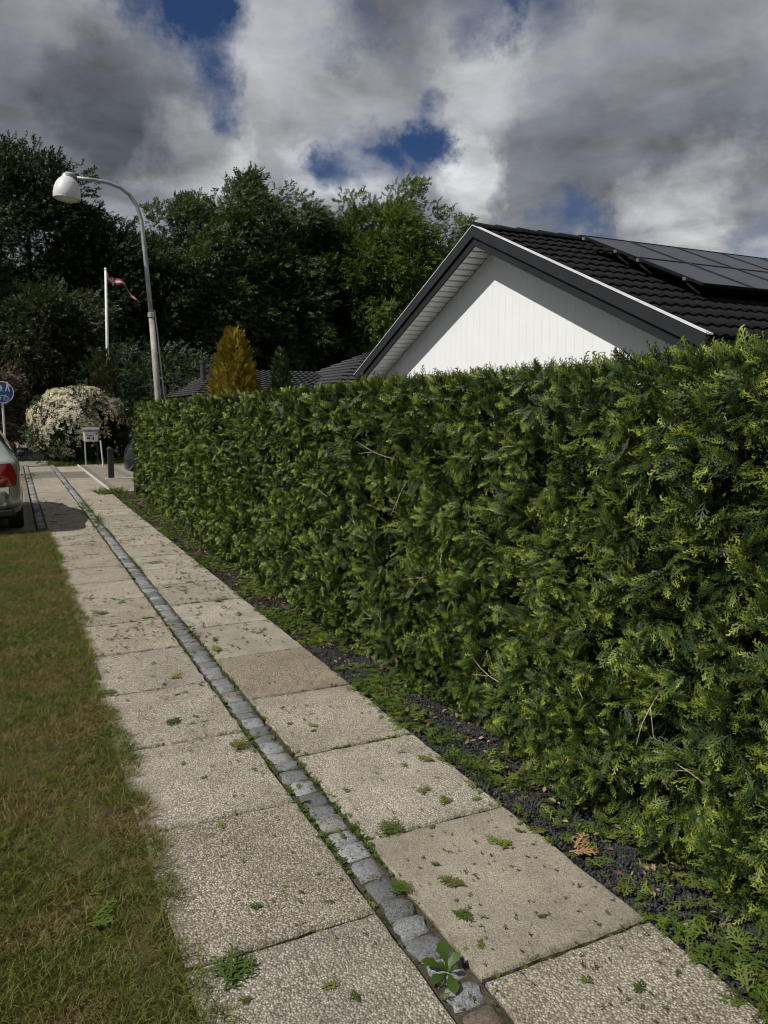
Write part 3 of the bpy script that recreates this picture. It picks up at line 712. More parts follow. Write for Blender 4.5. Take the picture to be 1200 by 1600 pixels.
# ================================================================== NEIGHBOUR'S HOUSE (dark roofs beyond the hedge)
M_grey_tile = plain('grey_roof_tile', (.04, .041, .043), .7, var=.35, scale=5)
nh = tag(empty('neighbour_house', (9, 28, 0)), 'low dark roofed house half hidden behind hedge and conifers', 'house')
def nn_(o): o.parent = nh; o.matrix_parent_inverse = Matrix.Translation(-Vector(nh.location)); return o
def roof_plane(a, b, c, d, rows, cols):
    "corrugated tiles over a quad a-b (eave) d-c (ridge), as overlapping courses"
    v = []; f = []; a, b, c, d = map(Vector, (a, b, c, d)); N = (b-a).cross(d-a).normalized(); N = N if N.z > 0 else -N; cols *= 4
    for r_ in range(rows):
        for e_, lift in ((0, .05), (1, .0)):
            u = (r_+e_)/rows
            for k in range(cols+1):
                w_ = k/cols; v.append(a.lerp(b, w_).lerp(d.lerp(c, w_), u) + N*(lift + .03*(.5-.5*math.cos(w_*cols/4*2*math.pi))))
    k = cols+1
    for r_ in range(rows):
        for i in range(cols):
            f.append([2*r_*k+i, 2*r_*k+i+1, (2*r_+1)*k+i+1, (2*r_+1)*k+i])
            if r_: f.append([(2*r_-1)*k+i, (2*r_-1)*k+i+1, 2*r_*k+i+1, 2*r_*k+i])
    return v, f
def nroof(x0, x1, y0, y1, ze, zr, hipl, hipr):
    ym = (y0+y1)/2
    for q in (((x0, y0, ze), (x1, y0, ze), (x1-hipr, ym, zr), (x0+hipl, ym, zr)), ((x1, y1, ze), (x0, y1, ze), (x0+hipl, ym, zr), (x1-hipr, ym, zr))):
        tag(nn_(link('roof_slope', mesh('roof_slope', *roof_plane(*q, 12, int((x1-x0)/.3)), M_grey_tile))), kind='stuff')
    for q in (((x0, y1, ze), (x0, y0, ze), (x0+hipl, ym, zr), (x0+hipl, ym, zr)), ((x1, y0, ze), (x1, y1, ze), (x1-hipr, ym, zr), (x1-hipr, ym, zr))):
        tag(nn_(link('roof_slope', mesh('roof_slope', *roof_plane(*q, 12, int((y1-y0)/.3)), M_grey_tile))), kind='stuff')
    nn_(MB().box(((x0+x1)/2, (y0+y1)/2, (ze-.05)/2), (x1-x0-.9, y1-y0-.9, ze-.08)).build('wall', plain('brick_wall', (.22, .12, .08), .9, var=.3, scale=12)))
nroof(4.9, 10.2, 23.5, 29.5, 2.15, 3.12, 1.6, .3)
nroof(8.7, 18.5, 22.5, 30.5, 2.30, 3.95, 3.6, 3.6)
p0 = aty(318, 600, 25.5); p1 = aty(318, 563, 25.5)
nn_(MB().lathe([(.10, p0.z-.6), (.10, p1.z-.1), (.13, p1.z-.1), (.13, p1.z), (.0, p1.z+.01)], (p0.x, 25.5, 0), 14).build('flue_pipe', plain('flue_metal', (.035, .036, .04), .5, var=.2)))

# ================================================================== STREET LAMP
M_pole = plain('weathered_pole', (.29, .28, .25), .75, var=.35, scale=7, dirt=((.15, .10, .06), .8), bump=.3)
M_galv = plain('galvanised_tube', (.34, .35, .345), .5, metal=.3, var=.25, scale=6, dirt=((.20, .13, .08), .6))
M_shade = plain('lamp_white_enamel', (.62, .63, .62), .4, var=.06, dirt=((.30, .30, .27), .4))
M_bowl = plain('lamp_bowl', (.55, .54, .42), .3, var=.1)
LY = 17.0
lb = aty(247, 622, LY); base = Vector((lb.x + .10, LY, -.1))
lamp = tag(empty('street_lamp', (base.x, LY, 0)), 'grey street lamp with bent arm and white dome shade leaning left', 'street lamp')
def lp(o): o.parent = lamp; o.matrix_parent_inverse = Matrix.Translation(-Vector(lamp.location)); return o
mid = aty(236.5, 492, LY)
lp(MB().tube([base, lb, mid], [.076, .066, .058], 14).build('lower_pole', M_pole, smooth=True))
pts = [aty(a, b, LY) for a, b in ((237, 500), (231, 440), (226, 390), (221, 345), (214, 322), (203, 305), (188, 293), (168, 285), (145, 281), (118, 278))]
lp(MB().tube([Vector(p) for p in pts], [.048, .046, .044, .042, .041, .040, .039, .038, .037, .036], 12).build('bent_arm', M_galv, smooth=True))
lp(MB().lathe([(.055, -.05), (.074, -.05), (.074, .04), (.05, .05)], mid, 14).build('collar', M_galv))
lp(MB().tube([base + Vector((.14, -.02, 0)), lb + Vector((.125, -.02, 0)), mid + Vector((.10, -.02, -.3)), mid + Vector((.06, -.02, .1))], .016, 6).build('cable_pipe', M_galv))
hc = aty(104.5, 311, LY)
tilt = Matrix.Rotation(R(4), 3, 'Y')
shade = lp(MB().lathe([(.25, 0), (.26, .03), (.258, .11), (.245, .20), (.214, .29), (.166, .365), (.105, .415), (.045, .43), (0, .432)], hc, 32, tilt).build('shade', M_shade, smooth=True))
lp(MB().lathe([(.254, -.002), (.25, .035), (.21, .05), (0, .05)], hc, 32, tilt).build('rim', M_shade, smooth=True))
lp(MB().lathe([(.232, .03), (.22, -.0), (.16, -.03), (0, -.045)], hc, 28, tilt).build('bowl', M_bowl, smooth=True))
lp(MB().lathe([(.0, .50), (.07, .49), (.10, .45), (.11, .41)], hc, 18, tilt).build('cap', M_galv, smooth=True))
lp(MB().tube([hc + Vector((.0, 0, .47)), hc + Vector((.12, 0, .475)), pts[-1]], [.05, .05, .045], 10).build('arm_socket', M_galv, smooth=True))

# ================================================================== FLAGPOLE WITH PENNANT
FY = 31.0
M_fpole = plain('white_flagpole', (.72, .72, .70), .4, var=.06)
fb = aty(168, 553, FY); ft = aty(165, 422, FY)
fp = tag(empty('flagpole', (fb.x, FY, 0)), 'slim white flagpole with red and white pennant against dark trees', 'flagpole')
MB().tube([(0, 0, 0), (fb.x-fb.x, 0, fb.z), (ft.x-fb.x, 0, ft.z)], [.07, .06, .045], 10).build('pole', M_fpole, fp, True)
MB().lathe([(.0, .09), (.05, .06), (.055, 0), (.03, -.02)], (ft.x-fb.x, 0, ft.z), 10).build('finial', M_fpole, fp, True)
M_pen, t, b = material('pennant_cloth')
sx = t.new('ShaderNodeSeparateXYZ'); t.put(sx.inputs[0], t.new('ShaderNodeUVMap').outputs[0])
st = t.math('LESS_THAN', t.math('ABSOLUTE', t.math('SUBTRACT', sx.outputs[1], .5)), .17); cr = t.math('LESS_THAN', t.math('ABSOLUTE', t.math('SUBTRACT', sx.outputs[0], .18)), .035)
t.put(b.inputs['Base Color'], t.mix(t.math('MAXIMUM', st, cr), (.30, .010, .018), (.60, .58, .57))); b.inputs['Roughness'].default_value = .8
v = []; f = []; uv = []; N = 26; q0 = aty(168, 434, FY) - Vector((fb.x, FY, 0)); q1 = aty(217, 472, FY) - Vector((fb.x, FY, 0))
for i in range(N+1):
    u = i/N; h = .30*(1-u)**.9 + .02; c = q0.lerp(q1, u) + Vector((0, .10*math.sin(u*11), .18*math.sin(u*3.1)-.06*math.sin(u*9)))
    for k in range(3): v.append(c + Vector((.03*math.sin(u*14+k), .05*math.sin(u*9+k*1.4), h*(k/2-.5)))); uv.append((u, k/2))
for i in range(N):
    for k in range(2): f.append([i*3+k, (i+1)*3+k, (i+1)*3+k+1, i*3+k+1])
me = mesh('pennant', v, f, M_pen, True); ul = me.uv_layers.new()
for lpn in me.loops: ul.data[lpn.index].uv = uv[lpn.vertex_index]
link('pennant', me, None, fp)

# ================================================================== TREES AND SHRUBS
M_trunk = plain('tree_bark', (.055, .045, .034), .9, var=.4, scale=6, bump=.5)
leafm = {
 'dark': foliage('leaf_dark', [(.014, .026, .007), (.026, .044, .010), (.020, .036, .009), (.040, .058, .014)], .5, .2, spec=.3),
 'mid': foliage('leaf_mid', [(.032, .058, .015), (.055, .090, .021), (.044, .074, .02), (.085, .118, .032)], .5, .25, spec=.35),
 'light': foliage('leaf_light', [(.055, .088, .012), (.085, .128, .015), (.07, .108, .013), (.13, .17, .024)], .5, .3, spec=.3),
 'shrub': foliage('leaf_shrub', [(.022, .042, .014), (.036, .062, .02), (.028, .052, .018)], .45, .25),
 'olive': foliage('leaf_olive', [(.030, .042, .010), (.045, .058, .014), (.038, .050, .012)], .5, .25),
 'pink': foliage('leaf_pink', [(.035, .045, .016), (.05, .06, .02), (.16, .09, .10), (.045, .05, .02)], .5, .25),
 'red': foliage('leaf_red', [(.07, .015, .015), (.10, .02, .02), (.05, .02, .015)], .5, .25)}
SPR = {k: [mesh('leaf_sprig_'+k, *sprig(100+s, 12, .50, .17, .085), m) for s in range(4)] for k, m in leafm.items()}
def crown_points(c, rx, ry, rz, nclump, per, clump_r, seed, wind=.35, shell=.55, flat=.8):
    r = np.random.default_rng(seed)
    d = r.normal(size=(nclump, 3)); d /= np.linalg.norm(d, axis=1, keepdims=True); rad = shell + (1-shell)*r.random((nclump, 1))**.7
    bumps = 1 + .10*np.sin(d[:, :1]*5+seed)*np.cos(d[:, 1:2]*4+seed*2) + .07*np.sin(d[:, 2:3]*7+d[:, :1]*6+seed)
    cc = d*rad*bumps*np.array([[rx, ry, rz]])
    cr = clump_r*r.uniform(.6, 1.35, nclump)
    n = nclump*per; e = r.normal(size=(n, 3)); e /= np.linalg.norm(e, axis=1, keepdims=True); e[:, 2] *= flat
    off = e*(r.random((n, 1))**.45)
    ci = np.repeat(np.arange(nclump), per)
    p = cc[ci] + off*cr[ci, None] + np.array([c])
    ax = off*.8 + d[ci]*.5 + np.stack([r.normal(wind, .35, n), r.normal(0, .4, n), r.normal(-.05, .4, n)], 1)
    nm = np.stack([r.normal(-.3, .6, n), r.normal(-.2, .6, n), r.normal(.7, .5, n)], 1)
    return p, eul(ax, nm)
def limbs(base, h, r0, spreadx, seed, n=7):
    r = random.Random(seed); m = MB(); top = Vector(base) + Vector((r.uniform(-.3, .3), r.uniform(-.3, .3), h*.8))
    m.tube([base, Vector(base).lerp(top, .35)+Vector((.1, 0, 0)), Vector(base).lerp(top, .7), top], [r0, r0*.75, r0*.5, r0*.15], 9)
    for i in range(n):
        p = Vector(base).lerp(top, r.uniform(.25, .8)); a = r.uniform(0, 6.28); L = spreadx*r.uniform(.5, .95); q = p + Vector((math.cos(a)*L, math.sin(a)*L, L*r.uniform(.4, .9)))
        m.tube([p, p.lerp(q, .5)+Vector((0, 0, .15*L)), q], [r0*.4, r0*.25, r0*.06], 6)
    return m
def tree(name, x, y, top, rx, kind, seed, label, cat='tree', group=None, low=.5, nclump=250, per=90, cr=1.0, scale=.8, ry=None, trunk=.28, wind=.25, shell=.5):
    o = tag(empty(name, (x, y, -.05)), label, cat, group)
    rz = (top-low)/2
    p, a = crown_points((0, 0, low+rz), rx, ry or rx*.85, rz, nclump, per, cr, seed, wind, shell)
    k = p[:, 2] > .08; p, a = p[k], a[k]
    limbs(Vector((0, 0, 0)), top, trunk, rx, seed).build('trunk', M_trunk, o, True)
    s = scatter('crown', p, a, rng.uniform(.7, 1.25, len(p))*scale, SPR[kind], o)
    return o
G = 'trees behind the gardens'
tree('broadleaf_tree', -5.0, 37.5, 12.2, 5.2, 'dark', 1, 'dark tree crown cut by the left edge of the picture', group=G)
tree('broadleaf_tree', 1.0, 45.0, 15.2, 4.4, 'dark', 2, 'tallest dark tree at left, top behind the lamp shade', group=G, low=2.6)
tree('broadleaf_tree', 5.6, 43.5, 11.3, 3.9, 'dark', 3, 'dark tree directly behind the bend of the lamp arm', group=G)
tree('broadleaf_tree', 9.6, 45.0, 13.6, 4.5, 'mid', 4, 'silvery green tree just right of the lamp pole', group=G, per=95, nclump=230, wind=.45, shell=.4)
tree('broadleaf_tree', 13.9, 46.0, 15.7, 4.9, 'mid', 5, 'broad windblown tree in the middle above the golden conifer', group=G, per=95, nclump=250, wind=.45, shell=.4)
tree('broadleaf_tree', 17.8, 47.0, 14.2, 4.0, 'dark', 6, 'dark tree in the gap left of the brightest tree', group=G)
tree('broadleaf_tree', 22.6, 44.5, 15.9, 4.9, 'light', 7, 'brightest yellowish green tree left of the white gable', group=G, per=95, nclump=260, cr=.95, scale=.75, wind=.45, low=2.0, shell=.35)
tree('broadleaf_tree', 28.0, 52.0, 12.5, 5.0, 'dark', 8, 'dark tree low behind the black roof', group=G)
REAR = ['added backdrop tree beyond the wood path', 'added backdrop tree behind the flagpole', 'added backdrop tree behind the broad middle tree', 'added backdrop tree between middle tree and brightest tree', 'added backdrop tree behind the brightest tree']
for i, (x, y, h) in enumerate(((-2, 60, 12.5), (6, 62, 11.5), (13, 62, 12.5), (20, 60, 12.5), (27, 62, 11.5))):  # dark filler trees added to block the sky between the crowns
    tree('broadleaf_tree', x, y, h, 5.2, 'dark', 30+i, REAR[i], group='added backdrop trees', nclump=80, per=50, cr=1.6, scale=1.3)
tree('leafy_shrub', 1.7, 33.5, 6.6, 2.1, 'olive', 11, 'olive green small tree left of the flagpole', 'shrub', nclump=70, per=60, cr=.7, scale=.7, trunk=.12, low=2.2)
tree('leafy_shrub', 5.2, 29.5, 4.3, 1.7, 'shrub', 12, 'round green shrub behind the lamp pole', 'shrub', nclump=60, per=60, cr=.55, scale=.5, trunk=.1, low=.2)
tree('leafy_shrub', 3.6, 31.5, 4.6, 1.3, 'shrub', 13, 'green shrub right at the foot of the flagpole', 'shrub', nclump=50, per=60, cr=.5, scale=.5, trunk=.1, low=.2)
tree('leafy_shrub', 7.2, 31.0, 3.7, 1.2, 'shrub', 14, 'low green shrub left of the dark flue pipe', 'shrub', nclump=40, per=60, cr=.5, scale=.5, trunk=.08, low=.2)
tree('flowering_shrub', -1.0, 31.0, 3.6, 1.5, 'pink', 15, 'shrub with dull pink blossom behind the blue sign', 'shrub', nclump=50, per=60, cr=.5, scale=.45, trunk=.08, low=.3)
tree('leafy_shrub', -2.6, 35.0, 4.8, 2.0, 'dark', 16, 'dark shrub left of the wood path', 'shrub', nclump=60, per=60, cr=.6, scale=.6, trunk=.1, low=.2)
tree('red_shrub', -.75, 22.8, .95, .5, 'red', 17, 'low dark red leaved shrub behind the silver car', 'shrub', nclump=20, per=40, cr=.22, scale=.3, trunk=.03, low=.1)

# conifers
M_gold = foliage('golden_thuja', [(.22, .155, .015), (.36, .265, .025), (.29, .205, .018), (.12, .11, .014), (.44, .34, .05)], .5, .3, patch=.6, patchcol=(.16, .13, .012), pscale=2.2)
M_yew = foliage('columnar_conifer', [(.030, .055, .012), (.045, .075, .014), (.05, .07, .014)], .5, .2)
M_yew2 = foliage('columnar_conifer_brown', [(.030, .038, .012), (.045, .048, .016)], .5, .2)
def cone(name, x, y, top, r0, mat, label, seed, n, sc, sharp=.8, low=.1):
    o = tag(empty(name, (x, y, -.03)), label, 'conifer')
    q = [mesh('spray_'+name, *thuja_spray(seed+s, L=.26, n=9, wide=.5, wt=.013, droop=.4), mat) for s in range(3)]
    r = np.random.default_rng(seed); u = r.random(n)**.75; z = low + (top-low)*(1-u) if False else low + (top-low)*(1 - r.random(n)**.62)
    a = r.uniform(0, 6.28, n); hfrac = (z-low)/(top-low)
    rr = r0*np.minimum(1, (1-hfrac)**sharp + .04)*(1 + .16*np.sin(a*5+z*3+seed) + .10*np.sin(a*9-z*5))*np.sqrt(r.uniform(.45, 1, n))
    P_ = np.stack([rr*np.cos(a), rr*np.sin(a), z], 1)
    ax = np.stack([np.cos(a)*.5 + r.normal(0, .25, n), np.sin(a)*.5 + r.normal(0, .25, n), np.full(n, .9)], 1); nm = np.stack([np.cos(a), np.sin(a), r.normal(0, .4, n)], 1) + r.normal(0, .5, (n, 3))
    scatter('foliage', P_, eul(ax, nm), r.uniform(.6, 1.2, n)*sc, q, o)
    MB().tube([(0, 0, 0), (0, 0, top*.5), (0, 0, top*.93)], [.06, .045, .01], 8).build('trunk', M_trunk, o)
    return o
p = aty(365, 517, 22.0); cone('golden_conifer', p.x, 22.0, p.z, .90, M_gold, 'golden yellow cone shaped conifer above the hedge', 200, 5600, .85, .52)
p = aty(438, 546, 22.5); cone('columnar_conifer', p.x, 22.5, p.z, .42, M_yew, 'small dark green pointed conifer right of the golden one', 210, 2200, .75, .55)
p = aty(162, 548, 28.6); cone('columnar_conifer', p.x, 28.6, p.z, .55, M_yew2, 'narrow brownish green conifer behind the white flowering bush', 220, 2200, .8, .35)

# white flowering bush
bush = tag(empty('flowering_bush', (2.08, 27.9, -.03)), 'wide bush covered in creamy white blossom at the drive end', 'bush')
p, a = crown_points((0, 0, 1.12), 1.42, 1.0, 1.22, 90, 60, .34, 77, .0, .7); k = p[:, 2] > .1
SB = [mesh('bush_sprig', *sprig(300+s, 10, .2, .06, .035), leafm['shrub']) for s in range(3)]
scatter('foliage', p[k], a[k], rng.uniform(.7, 1.3, k.sum()), SB, bush)
limbs(Vector((0, 0, 0)), 1.8, .07, .8, 5, 9).build('stems', M_trunk, bush)
M_blossom = foliage('blossom', [(.66, .61, .50), (.74, .70, .62), (.60, .54, .43), (.72, .69, .64)], .7, .3)
def blossom(seed):
    r = random.Random(seed); v = []; f = []
    for c in range(7):
        o_ = Vector((r.uniform(-.05, .05), r.uniform(-.05, .05), r.uniform(-.03, .03)))
        for k_ in range(5):
            a_ = k_*1.2566+r.random(); d = Vector((math.cos(a_), math.sin(a_), .35)).normalized(); leaf(v, f, o_, d, (Vector((0, 0, 1))-d*d.z).normalized(), .024, .02)
    return mesh('blossom', v, f, M_blossom)
BS = [blossom(s) for s in range(3)]
r = np.random.default_rng(5); n = 9000; d = r.normal(size=(n, 3)); d /= np.linalg.norm(d, axis=1, keepdims=True)
w_ = d[:, 2]*.9 - d[:, 0]*.35 + .45*np.sin(d[:, 0]*6+1)*np.cos(d[:, 2]*5) + r.normal(0, .34, n) > .16; d = d[w_]; n = len(d)
pp = d*np.array([[1.58, 1.12, 1.36]])*r.uniform(.93, 1.08, (n, 1))*(1 + .08*np.sin(d[:, :1]*9)*np.cos(d[:, 2:]*8)) + np.array([[0, 0, 1.12]]); k = pp[:, 2] > .25
tg = np.cross(d, r.normal(size=(n, 3)))
scatter('blossoms', pp[k], eul(tg, d)[k], r.uniform(.7, 1.3, n)[k], BS, bush)
# ragged grass at the foot of the bush and along the wood path
GF = [mesh('tall_tuft', *blades(400+s, 10, .16, .012, .9), leafm['light']) for s in range(3)]
def tufts(name, x0, x1, y0, y1, n, lab):
    x = rng.uniform(x0, x1, n); y = rng.uniform(y0, y1, n)
    return tag(scatter(name, np.stack([x, y, np.full(n, -.03)], 1), np.stack([nrm(n, .1), nrm(n, .1), rng.uniform(0, 6.28, n)], 1), rng.uniform(.5, 1.3, n), GF), lab, 'grass')
tufts('verge_grass', 1.0, 6.0, 26.7, 28.0, 900, 'ragged grass along the foot of the flowering bush')
tufts('wood_grass', -4, -.2, 27.5, 40, 1200, 'grass beside the shaded path at left')
tufts('corner_grass', 1.5, 2.0, 16.2, 16.9, 60, 'grass tuft at the corner of the side driveway')
n = 110; x = np.concatenate([rng.normal(.29, .10, 60), rng.normal(1.06, .05, 50)]); y = np.concatenate([rng.normal(21.5, .7, 60), rng.uniform(11.5, 15, 50)])
tag(scatter('joint_grass', np.stack([x, y, np.full(n, -.02)], 1), np.stack([nrm(n, .1), nrm(n, .1), rng.uniform(0, 6.28, n)], 1), rng.uniform(.25, .6, n), GF), 'grass tufts rooted in the far cobble strips', 'grass')

# ================================================================== PARKED CAR (rear towards the viewer)
M_paint, t, b = material('silver_car_paint')
b.inputs['Base Color'].default_value = (.36, .385, .36, 1); b.inputs['Metallic'].default_value = .55; b.inputs['Roughness'].default_value = .36; b.inputs['Coat Weight'].default_value = .8; b.inputs['Coat Roughness'].default_value = .06
dn = t.noise(t.new('ShaderNodeTexCoord').outputs['Object'], 5, 6, .7); t.put(b.inputs['Roughness'], t.rng(dn, .3, .7, .28, .5))
M_glass, t, b = material('car_glass'); b.inputs['Base Color'].default_value = (.01, .012, .014, 1); b.inputs['Roughness'].default_value = .05
M_tyre = plain('tyre_rubber', (.02, .02, .02), .85, var=.2); M_rim = plain('alloy_rim', (.4, .4, .41), .35, metal=.8, var=.1)
M_tail, t, b = material('red_tail_lens'); b.inputs['Base Color'].default_value = (.26, .006, .010, 1); b.inputs['Roughness'].default_value = .12; b.inputs['Coat Weight'].default_value = 1.0
M_black = plain('black_plastic', (.015, .015, .016), .55, var=.15)
CX, CY, CW = -.80, 11.35, .86
car = tag(empty('parked_car', (CX, CY, 0)), 'silver car with red tail light cut by the left edge', 'car')
car.location.z = -.005
# stations along the length: y, half width, belt height, roof height, half width of roof, lower edge
ST = [(0.00, .70, .92, .95, .58, .40), (.02, .77, .965, .995, .64, .34), (.08, .82, .99, 1.03, .66, .31), (.22, .852, 1.00, 1.06, .66, .29), (.42, .862, 1.00, 1.15, .63, .27), (.75, .866, .985, 1.34, .58, .25),
      (1.15, .86, .965, 1.43, .575, .24), (1.7, .86, .95, 1.465, .585, .24), (2.3, .86, .935, 1.44, .58, .24), (2.75, .86, .92, 1.30, .60, .24), (3.1, .855, .905, 1.06, .64, .25), (3.35, .85, .90, .945, .68, .26),
      (3.7, .82, .85, .89, .66, .28), (4.0, .76, .74, .80, .60, .30), (4.12, .66, .60, .66, .52, .34), (4.16, .55, .52, .54, .45, .40)]
def csec(y, wd, bl, rf, rw, lo):
    m_ = (lo+bl)/2
    half = [(wd*.93, lo), (wd*.985, lo+.10), (wd, m_), (wd*.985, bl-.06), (wd*.955, bl), (rw+(wd*.955-rw)*.45, bl+(rf-bl)*.55), (rw, rf-.05*min(1, (rf-bl)/.2)), (rw*.75, rf-.012), (0, rf)]
    return [(x, y, z) for x, z in half] + [(-x, y, z) for x, z in half[-2::-1]]
rings = [csec(*s_) for s_ in ST]; k = len(rings[0]); v = [p for r_ in rings for p in r_]; f = []
for i in range(len(rings)-1):
    for j in range(k-1): f.append([i*k+j, i*k+j+1, (i+1)*k+j+1, (i+1)*k+j])
f += [list(range(k)), [(len(rings)-1)*k+j for j in range(k-1, -1, -1)]]
f += [[i*k, (i+1)*k, (i+1)*k+k-1, i*k+k-1] for i in range(len(rings)-1)]
body = link('body', mesh('body', v, f, M_paint, True), None, car)
sm = body.modifiers.new('round', 'SUBSURF'); sm.levels = 2; sm.render_levels = 2
def surf(i, j, off=.008):
    "point on the body grid (fractional station / section), pushed outward"
    def q(i_, j_):
        i0 = min(int(i_), len(rings)-2); j0 = min(int(j_), k-2); a = Vector(rings[i0][j0]).lerp(Vector(rings[i0][j0+1]), j_-j0); c = Vector(rings[i0+1][j0]).lerp(Vector(rings[i0+1][j0+1]), j_-j0); return a.lerp(c, i_-i0)
    p = q(i, j); n_ = (q(min(i+.1, len(rings)-1.01), j)-q(max(i-.1, 0), j)).cross(q(i, min(j+.1, k-1.01))-q(i, max(j-.1, 0)))
    n_ = n_.normalized() if n_.length > 1e-9 else Vector((0, -1, 0))
    if n_.dot(p - Vector((0, 2.0, .6))) < 0: n_ = -n_
    return p + n_*off
def patch(name, i0, i1, j0, j1, mat, parent=car, off=.008, n=8):
    v = [surf(i0+(i1-i0)*a/n, j0+(j1-j0)*b/n, off) for a in range(n+1) for b in range(n+1)]
    f = [[a*(n+1)+b, a*(n+1)+b+1, (a+1)*(n+1)+b+1, (a+1)*(n+1)+b] for a in range(n) for b in range(n)]
    return link(name, mesh(name, v, f, mat, True), None, parent)
J = k-1
for m_ in (0, 1):
    g = (lambda a, b: (a, b)) if m_ == 0 else (lambda a, b: (J-b, J-a))
    patch('side_window', 5.15, 7.0, *g(4.35, 5.8), M_glass); patch('side_window', 7.08, 9.3, *g(4.35, 5.8), M_glass)
    sg = 1 if m_ == 0 else -1
    plan = [(.42, -.030), (.52, -.034), (.60, -.034), (.66, -.03), (.70, -.024), (.735, -.012), (.765, .006), (.785, .022)]
    v = []; f = []
    for q, (lx, ly) in enumerate(plan):
        u = q/(len(plan)-1); z0 = .640 + .02*u + (.05*(1-u*6) if u < .16 else 0); z1 = .965 - .0*u - (.06*(1-u*6) if u < .16 else 0) - (.10*(u-.72)/.28 if u > .72 else 0)
        for c in range(6):
            w_ = c/5; bul = .018*math.sin(math.pi*w_); v.append((sg*(lx + bul*min(1, u*1.6)), ly - bul*(1-u), z0 + (z1-z0)*w_))
    for q in range(len(plan)-1):
        for c in range(5): f.append([q*6+c, (q+1)*6+c, (q+1)*6+c+1, q*6+c+1])
    tl = link('tail_light', mesh('tail_light', v, f, M_tail, True), None, car)
    MB().lathe([(0, .02), (.045, .016), (.055, 0)], (sg*.64, -.03, .72), 16, Matrix.Rotation(R(90), 3, 'X')).build('lamp_lens', plain('smoked_lens', (.16, .02, .02), .15, var=.1), tl, True)
    patch('headlight', 12.6, 13.8, *g(2.6, 3.9), plain('headlight_lens', (.6, .6, .62), .08, var=.05), off=.012)
    patch('door_seam', 7.02, 7.05, *g(1.2, 4.2), M_black, off=.003); patch('door_handle', 6.3, 6.6, *g(3.3, 3.5), M_paint, off=.025)
    sx_ = 1 if m_ == 0 else -1
    MB().box((sx_*.885, 2.95, .96), (.13, .09, .11), bev=.03).build('wing_mirror', M_black, car)
patch('rear_window', 3.7, 5.6, 6.25, J-6.25, M_glass); patch('windscreen', 8.9, 10.6, 6.25, J-6.25, M_glass)
patch('boot_seam', .98, 1.02, 2.6, J-2.6, M_black, off=.003)
bp = MB()
for z0, dy in ((.36, -.035), (.52, -.05), (.62, -.03)): pass
v = []; f = []; nb_ = 18
for a in range(nb_+1):
    u = a/nb_*2-1; x = .865*math.copysign(abs(u)**.75, u); yb = .02 + .50*max(0, abs(u)-.62)**1.6/(.38**1.6)
    for z, o_ in ((.27, .06), (.33, .0), (.46, -.045), (.56, -.06), (.60, -.05), (.63, .01)): v.append((x*(1 if o_ < 0 else .99), yb + o_, z))
for a in range(nb_):
    for c in range(5): f.append([a*6+c, (a+1)*6+c, (a+1)*6+c+1, a*6+c+1])
bmp = link('rear_bumper', mesh('rear_bumper', v, f, M_paint, True), None, car)
MB().box((0, -.035, .50), (.52, .012, .11), bev=.004).build('number_plate', plain('plate_white', (.7, .7, .68), .4, var=.04), car)
MB().box((0, .12, .30), (1.5, .3, .12), bev=.03).build('under_valance', M_black, car)
MB().box((0, 2.1, .24), (1.56, 3.7, .10), bev=.03).build('floor_pan', M_black, car)
MY = Matrix.Rotation(R(90), 3, 'Y')
for wx in (-.76, .76):
    for wy in (.80, 3.38):
        ty = MB().lathe([(.19, -.09), (.29, -.10), (.312, -.075), (.312, .075), (.29, .10), (.19, .09)], (wx, wy, .312), 28, MY).build('wheel', M_tyre, car, True)
        rm = MB().lathe([(.0, .065), (.06, .075), (.075, .05), (.17, .06), (.195, .085)], (wx, wy, .312), 20, MY if wx > 0 else Matrix.Rotation(R(-90), 3, 'Y')).build('rim', M_rim, ty, True)

# ================================================================== BLUE ROUND SIGN
SY = 25.0; sc0 = aty(3, 613, SY)
M_blue, M_sw = plain('sign_blue', (.016, .085, .26), .4, var=.06), plain('sign_white', (.75, .76, .76), .4, var=.05)
sign = tag(empty('round_sign', (sc0.x, SY, 0)), 'blue round sign with white walking figures on a pale post', 'sign')
MYs = Matrix.Rotation(R(90), 3, 'X')
SRr = .31
MB().lathe([(0, -.012), (SRr, -.012), (SRr, .010), (0, .010)], (0, 0, sc0.z), 36, MYs).build('plate', M_blue, sign)
MB().lathe([(SRr-.018, .010), (SRr-.018, .014), (SRr, .014), (SRr+.004, 0), (SRr, -.014)], (0, 0, sc0.z), 36, MYs).build('rim', M_sw, sign)
MB().tube([(0, .04, 0), (0, .04, sc0.z+.25)], .03, 10).build('post', plain('sign_post', (.6, .6, .58), .5, metal=.2, var=.15), sign)
def flat(name, polys):
    m_ = MB()
    for poly in polys: m_.prism([(x, sc0.z+z) for x, z in poly], 'y', -.022, -.0135)
    return m_.build(name, M_sw, sign)
def disc(x, z, r_, n=12): return [(x+r_*math.cos(a*2*math.pi/n), z+r_*math.sin(a*2*math.pi/n)) for a in range(n)]
def walker(x, z, s_): return [disc(x, z+.17*s_, .026*s_), [(x-.03*s_, z+.135*s_), (x+.03*s_, z+.135*s_), (x+.028*s_, z+.04*s_), (x-.024*s_, z+.04*s_)], [(x-.024*s_, z+.038*s_), (x+.002*s_, z+.038*s_), (x-.045*s_, z-.10*s_), (x-.07*s_, z-.095*s_)],
    [(x+.004*s_, z+.038*s_), (x+.028*s_, z+.038*s_), (x+.06*s_, z-.095*s_), (x+.035*s_, z-.10*s_)], [(x+.032*s_, z+.13*s_), (x+.085*s_, z+.05*s_), (x+.075*s_, z+.04*s_), (x+.032*s_, z+.09*s_)]]
flat('figure', walker(.15, .12, .95)); flat('figure', walker(-.02, .08, .65))
